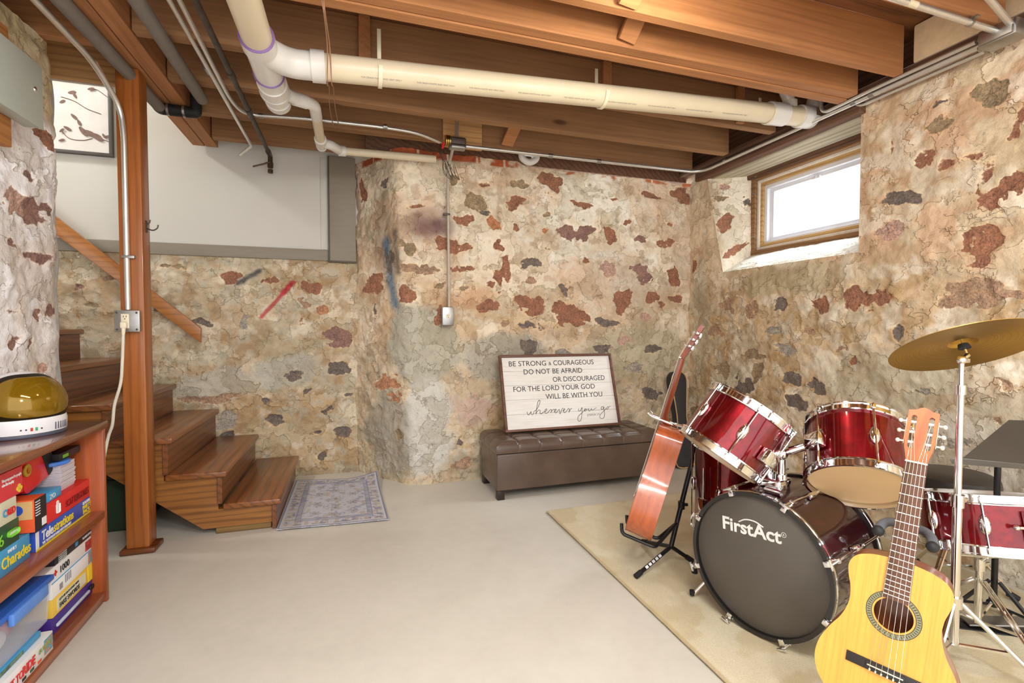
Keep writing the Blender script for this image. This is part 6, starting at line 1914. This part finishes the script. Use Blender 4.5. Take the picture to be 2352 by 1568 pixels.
# music stand
BLp, BRp, TLp = depth(2213, 1051, 1.72), depth(2450, 1070, 1.78), depth(2318, 964, 1.86)
ex = (BRp-BLp).normalized(); ez_ = ex.cross(TLp-BLp).normalized(); ey = ez_.cross(ex)
MM = frame(BLp, ex, ey, ez_)
loc = lambda x, y: (lambda p: ((p-BLp).dot(ex), (p-BLp).dot(ey)))(hit(x, y, BLp, ez_))
tlx, tly = loc(2318, 964)
Wd = .44
t = thing('music_stand', 'black music stand desk at the right edge behind the drums', 'music stand', MM)
mb = MB(); mb.prism([(0, 0), loc(2452, 1073), loc(2452, 969), (tlx, tly)], -.003, 0); mb.build('desk', mat('music_stand_black', (70, 64, 56), .5, 0, .05, 8), t)
mb = MB(); mb.box((-.0, -.004, -.045), (Wd, -.0005, -.003)); mb.box((0, -.004, -.048), (Wd, .012, -.045)); mb.build('ledge', mat('music_stand_grey', (120, 116, 110), .5), t)
pm_ = MM @ V((Wd*.5, tly*.45, -.02 if ez_.dot(EYE-BLp) > 0 else .02))
pm_ = V((min(pm_.x, 2.55), pm_.y, pm_.z))
mb = MB(); mb.tube([(pm_.x, pm_.y, .10), (pm_.x, pm_.y, pm_.z-.01), pm_], .010, 12); mb.build('pole', BLACKM, t, True)
tripod(t, V((pm_.x, pm_.y, 0)), .20, .11, .18, math.radians(30), BLACKM)
# foot pedal
pdl = onz(2290, 1447, .014)
fx = (onz(2352, 1452, .014)-onz(2215, 1432, .014)); fx.z = 0; fx.normalize(); fy = V((-fx.y, fx.x, 0))
t = thing('bass_pedal', 'black metal foot pedal lying on the rug behind the stands at the lower right', 'pedal', frame(pdl, fx, fy, (0, 0, 1)))
mb = MB(); mb.box((-.15, -.04, 0), (.16, .04, .010), .003); mb.build('base_plate', BLACKM, t)
mb = MB(); mb.box((-.10, -.032, .0), (.12, .032, .008), .003, M=Matrix.Translation((0, 0, .03)) @ Matrix.Rotation(math.radians(-9), 4, 'Y')); mb.build('footboard', STEEL, t)
mb = MB(); mb.box((.125, -.045, .01), (.14, -.035, .15), .003); mb.box((.125, .035, .01), (.14, .045, .15), .003); mb.cyl((.132, -.045, .145), (.132, .045, .145), .006, n=10); mb.tube([(.132, 0, .145), (.16, 0, .26)], .004, 8); mb.ball((.162, 0, .275), .02, n=12); mb.build('beater_frame', CHROME, t)

# ---------------------------------------------------------------- guitars
HALF = [(-.150, 0), (-.147, .05), (-.130, .105), (-.092, .146), (-.045, .163), (.005, .159), (.055, .139), (.095, .117), (.13, .105), (.16, .101), (.19, .104), (.22, .112), (.245, .1155), (.267, .110), (.285, .094), (.297, .064), (.3025, .03), (.3035, 0)]
def guitar(name, label, M, k, top_m, side_m, neck_m, board_m, head_m, depth_=.088, slotted=True, ns=18, joint=.29):
    t = thing(name, label, 'guitar', M)
    S = Matrix.Diagonal((k, k, k, 1))
    half = catmull([V((w_, a_, 0)) for a_, w_ in HALF], 6)
    loop = [(p.x, p.y) for p in half]+[(-p.x, p.y) for p in half[-2:0:-1]]
    inner = [(p[0]*.972, (p[1]-.08)*.985+.08) for p in loop]
    B = lambda: MB()
    zt = -.009
    mb = B(); mb.prism(loop, zt-depth_, zt-.003, M=S, holes=[inner]); mb.build('body_sides', side_m, t)
    mb = B(); mb.prism([(p[0]*1.004, (p[1]-.08)*1.003+.08) for p in loop], zt-depth_-.003, zt-depth_, M=S); mb.build('back', side_m, t)
    hc_, hr = .153, .044
    circ = lambda r, n=48: [(r*math.cos(2*math.pi*i/n), hc_+r*math.sin(2*math.pi*i/n)) for i in range(n)]
    mb = B(); mb.prism([(p[0]*1.004, (p[1]-.08)*1.003+.08) for p in loop], zt-.003, zt, M=S, holes=[circ(hr)]); mb.build('soundboard', top_m, t)
    ros = thing_part = None
    mb = B(); mb.prism(circ(hr+.0175), zt, zt+.0006, M=S, holes=[circ(hr+.0055)]); ros = mb.build('rosette', mat('rosette_green', (140, 140, 112), .5), t)
    mb = B()
    for r_ in (hr+.0055, hr+.0175): mb.prism(circ(r_+.0009), zt+.0003, zt+.0009, M=S, holes=[circ(r_-.0009)])
    for i in range(56):
        a = 2*math.pi*i/56; c, s = math.cos(a), math.sin(a); F = S @ frame((c*(hr+.0115), hc_+s*(hr+.0115), zt), (c, s, 0), (-s, c, 0), (0, 0, 1))
        mb.box((-.0035, -.0012, .0004), (.0035, .0012, .0009), M=F, seg=1)
    mb.build('inlay', mat('rosette_dark', (74, 64, 44), .5), ros)
    # neck, fingerboard, frets
    L = .58; joint = .288
    mb = B()
    sec = []
    b_ = bmesh.new(); rings = []
    for j, (a_, hw, th) in enumerate(((joint-.01, .0275, .062), (joint+.018, .0272, .045), (joint+.05, .0268, .020), (L-.03, .0240, .0165), (L, .0238, .016))):
        rings.append([b_.verts.new((hw*math.cos(math.pi*i/10), a_, -.008-th*math.sin(math.pi*i/10))) for i in range(11)])
    for A_, B_ in zip(rings, rings[1:]):
        for i in range(10): b_.faces.new((A_[i], A_[i+1], B_[i+1], B_[i]))
        b_.faces.new((A_[10], A_[0], B_[0], B_[10]))
    b_.faces.new(rings[0]); b_.faces.new(rings[-1][::-1])
    bmesh.ops.recalc_face_normals(b_, faces=b_.faces[:])
    mb._merge(b_, S); mb.build('neck', neck_m, t)
    a0 = hc_+hr*.93
    hwf = lambda a_: .0245+(L-a_)/(L-.2)*.0052
    mb = B(); mb.prism([(-hwf(a0), a0), (hwf(a0), a0), (hwf(L), L), (-hwf(L), L)], -.0085, -.0035, M=S); fb = mb.build('fingerboard', board_m, t)
    for i in range(1, 22):
        a_ = L/2**(i/12.)
        if a_ < a0+.002: break
        mb = B(); mb.cyl((-hwf(a_)+.0005, a_, -.0036), (hwf(a_)-.0005, a_, -.0036), .0009, M=S, n=6)
        mb.build('fret', mat('fret_nickel', (226, 222, 206), .25, .8), fb)
    mb = B(); mb.box((-.0247, L, -.0085), (.0247, L+.0045, .0005), .0008, M=S); mb.build('nut', mat('bone', (236, 226, 196), .4), t)
    # bridge
    BRG = mat('ebony_bridge', (44, 40, 36), .45)
    mb = B(); mb.box((-.090, -.016, zt), (.090, .012, zt+.004), .0015, M=S); mb.box((-.044, -.014, zt+.003), (.044, .008, zt+.0085), .0015, M=S); br = mb.build('bridge', BRG, t)
    mb = B(); mb.box((-.040, -.0015, zt+.007), (.040, .0015, zt+.0105), .0006, M=S); mb.build('saddle', mat('bone', (236, 226, 196), .4), br)
    mb = B()
    for i in range(6):
        x = -.033+.0132*i; mb.cyl((x, -.010, zt+.008), (x, -.013, zt+.013), .0024, .0018, M=S, n=8)
    mb.build('string_ties', mat('bone', (236, 226, 196), .4), br)
    # headstock, tilted back
    tilt = math.radians(14)
    Hm = S @ Matrix.Translation((0, L+.004, -.004)) @ Matrix.Rotation(-tilt, 4, 'X')
    HL = .152
    outl = [(-.0235, 0), (-.027, .018), (-.031, .034), (-.0345, .06), (-.0345, HL-.004), (-.018, HL-.001), (-.008, HL+.006), (0, HL+.0085), (.008, HL+.006), (.018, HL-.001), (.0345, HL-.004), (.0345, .06), (.031, .034), (.027, .018), (.0235, 0)]
    slot = lambda sg: [(sg*.0195+.0062*math.cos(q), (.128 if math.sin(q) > 0 else .042)+.0062*math.sin(q)) for q in [2*math.pi*i/16+.01 for i in range(16)]]
    mb = B(); mb.prism(outl, -.017, 0, M=Hm, holes=[slot(-1), slot(1)] if slotted else ()); hs = mb.build('headstock', head_m, t)
    mb = B(); mb.prism([(-.0345, HL-.0045), (.0345, HL-.0045), (.018, HL-.0005), (.008, HL+.0072), (0, HL+.0097), (-.008, HL+.0072), (-.018, HL-.0005)][0:7], -.0172, .0002, M=Hm) if False else None
    for sg in (-1, 1):
        for j in range(3):
            y = .055+.03*j
            if slotted:
                mb = B(); mb.cyl((sg*.0125, y, -.0085), (sg*.0265, y, -.0085), .0042, M=Hm, n=12); mb.build('tuning_roller', WHITE, hs)
                mb = B(); mb.cyl((sg*.0345, y, -.0085), (sg*.044, y, -.0085), .0025, M=Hm, n=8); mb.ball((sg*.049, y, -.0105), .0075, (.75, .8, 1.25), M=Hm, n=14); mb.build('tuning_peg', mat('pearl_button', (240, 236, 222), .25), hs)
            else:
                mb = B(); mb.cyl((sg*.022, y, -.002), (sg*.022, y, .012), .003, M=Hm, n=8); mb.cyl((sg*.0345, y, -.0085), (sg*.044, y, -.0085), .0025, M=Hm, n=8); mb.ball((sg*.050, y, -.0085), .008, (.6, .9, 1.1), M=Hm, n=14); mb.box((sg*.014, y-.009, -.026), (sg*.032, y+.009, -.0165), .003, M=Hm); mb.build('tuning_peg', CHROME, hs)
        if slotted:
            mb = B(); mb.box((sg*.0345, .046, -.0155), (sg*.0362, .124, -.002), .0006, M=Hm); mb.build('tuner_plate', mat('gilt_plate', (206, 196, 160), .3, .8), hs)
    # strings
    for i in range(6):
        x0 = -.033+.0132*i; x1 = -.0205+.0082*i
        sg = -1 if i < 3 else 1; j = (0, 1, 2)[i] if i < 3 else (2, 1, 0)[i-3]
        e = Hm @ V((sg*(.0195 if slotted else .022), .055+.03*j, -.004 if slotted else .006))
        mb = B(); mb.tube([S @ V((x0, -.009, zt+.010)), S @ V((x0, 0, zt+.0108)), S @ V((x1, L+.002, .001)), e], .0006 if i < 3 else .0005, 5)
        mb.build('string', mat('string_wound', (196, 180, 150), .35, .5) if i < 3 else mat('string_plain', (226, 222, 210), .3), t)
    return t
Ng, Sg = V((1.392, .870, .794)), V((1.289, .866, .265))
ga = (Ng-Sg).normalized(); gn = V((-.855, -.489, .171)); gn = (gn-ga*gn.dot(ga)).normalized(); gw = ga.cross(gn)
YTOP = wood('spruce_top', (246, 184, 80), (242, 172, 66), 1, .35, .5, knots=False, scale=2.0, contrast=.5, wave=.1)
MAHO = wood('mahogany_side', (166, 92, 52), (128, 64, 34), 1, .35, .5, knots=False)
NECK = wood('neck_mahogany', (168, 92, 48), (132, 66, 32), 1, .4, .3, knots=False)
ROSE = wood('rosewood_board', (118, 78, 58), (82, 52, 40), 1, .45, 0, knots=False)
HEADW_ = wood('headstock_orange', (206, 108, 44), (176, 82, 30), 1, .35, .4, knots=False)
guitar('classical_guitar', 'yellow-topped classical guitar standing upright in front of the drums', frame(Sg, gw, ga, gn), .93, YTOP, MAHO, NECK, ROSE, HEADW_)
# its stand
def to(M, p): return M @ V(p)
MG = frame(Sg, gw, ga, gn)
t = thing('guitar_stand', 'black guitar stand with grey padded yoke behind the yellow classical guitar', 'guitar stand', (Sg.x+.05, Sg.y+.1, .014))
ztk = -.19
yk = to(MG, (0, .372, -.05)); ykd = to(MG, (0, .365, -.08))
lowp = V((yk.x+.02, yk.y+.10, .12))
base_p = to(MG, (0, -.02, -.15)); base_p.z = .16
mb = MB(); mb.tube([base_p, ykd], .0105, 14); mb.cyl(base_p.lerp(ykd, .45), base_p.lerp(ykd, .55), .016, n=14); mb.build('pole', BLACKM, t, True)
PADG = mat('grey_foam_pad', (92, 94, 98), .7, 0, .08, 20)
for sg in (-1, 1):
    mb = MB(); mb.tube(bend([ykd, to(MG, (sg*.04, .365, -.072)), to(MG, (sg*.052, .358, -.03)), to(MG, (sg*.055, .346, .004))], .03), .0115, 14); mb.build('yoke_arm', PADG, t, True)
    q = to(MG, (sg*.055, .344, .008))
    mb = MB(); mb.ball(q, .014, n=12); mb.build('yoke_tip', BLACKR, t, True)
for sg in (-1, 1):
    c0 = to(MG, (sg*.07, -.149, -.10)); c1 = to(MG, (sg*.08, -.153, .0)); c2 = to(MG, (sg*.08, -.125, .012))
    mb = MB(); mb.tube(bend([base_p, c0, c1, c2], .02), .009, 12); mb.build('cradle_arm', PADG, t, True)
tripod(t, V((base_p.x, base_p.y, 0)), .165, .10, .20, math.radians(80), BLACKM)

# second guitar seen from its side on a stand
n2, b2 = depth(1592, 828, 2.25), depth(1466, 1222, 2.25)
ga2 = (n2-b2).normalized()
th = math.radians(21)
gn2 = -RT*math.cos(th)+(FW-UP*0)*math.sin(th); gn2 = (gn2-ga2*gn2.dot(ga2)).normalized()
gw2 = ga2.cross(gn2)
k2 = 1.13
S2 = b2+ga2*(.150*k2)+gn2*.062
MG2 = frame(S2, gw2, ga2, gn2)
MAH2 = wood('red_mahogany', (200, 102, 50), (164, 74, 32), 1, .25, .7, knots=False, wave=.12, contrast=.7)
NEC2 = wood('red_neck', (150, 66, 32), (112, 46, 22), 1, .3, .5, knots=False)
guitar('acoustic_guitar', 'reddish-brown acoustic guitar seen from its side on a stand', MG2, k2, wood('dark_top', (150, 78, 40), (110, 52, 26), 1, .3, .5, knots=False), MAH2, NEC2, ROSE, NEC2, depth_=.100, slotted=False)
t = thing('guitar_stand', 'black tripod guitar stand with chrome yoke holding the reddish-brown guitar', 'guitar stand', V((S2.x+.2, S2.y, .014)))
hub = depth(1541, 1268, 2.33); hub.z = max(hub.z, .10)
topp = depth(1588, 1065, 2.40)
yk2 = depth(1600, 985, 2.42)
mb = MB(); mb.tube([hub, topp], .0115, 14); mb.tube([topp, yk2], .008, 12); kn = hub.lerp(topp, .50); mb.cyl(kn+V((0, 0, -.02)), kn+V((0, 0, .015)), .016, n=14); mb.cyl(kn, kn+RT*.03, .008, n=10); mb.build('pole', BLACKM, t, True)
kn_ = to(MG2, (0, .305*k2+.02, -.05))
for sg in (-1, 1):
    e0 = to(MG2, (sg*.045, .355, -.075)); e1_ = to(MG2, (sg*.048, .36, .035)); e2_ = to(MG2, (sg*.055, .372, .055))
    mb = MB(); mb.tube(bend([yk2, e0, e1_, e2_], .02), .006, 10); mb.build('yoke_arm', CHROME, t, True)
mid = hub.lerp(topp, .28)
for sg in (-1, 1):
    c0 = to(MG2, (sg*.07, -.150*k2-.012, -.15)); c1 = to(MG2, (sg*.085, -.150*k2-.012, .0)); c2 = to(MG2, (sg*.085, -.150*k2+.03, .014))
    mb = MB(); mb.tube(bend([mid, c0, c1, c2], .02), .008, 10); mb.build('cradle_arm', BLACKM, t, True)
ft1 = onz(1462, 1322, .032); ft2 = onz(1588, 1286, .032); ft3 = onz(1478, 1243, .032)
for i, f_ in enumerate((ft1, ft2, ft3)):
    mb = MB(); mb.tube([hub, f_], .0095, 10); lg = mb.build('leg', BLACKM, t, True)
    d_ = (f_-hub).normalized()
    mb = MB(); mb.cyl(f_-d_*.03, f_+d_*.006, .0125, n=12); mb.build('rubber_foot', BLACKR, lg, True)
    if i == 0:
        lx_ = -(f_-hub).normalized(); lz_ = (EYE-f_); lz_ = (lz_-lx_*lz_.dot(lx_)).normalized(); ly_ = lz_.cross(lx_)
        text('lettering', 'STAND', .02, WHITE, lg, WM[lg.name].inverted() @ frame(f_+lx_*.05+lz_*.0098-ly_*.007, lx_, ly_, lz_), ext=.0003) if False else None
        mb = MB()
        for q in range(5): mb.box((.06+.024*q, -.006, .0085), (.076+.024*q, .006, .0102), M=frame(f_, lx_, ly_, lz_), seg=1)
        mb.build('printed_mark', WHITE, lg, True)
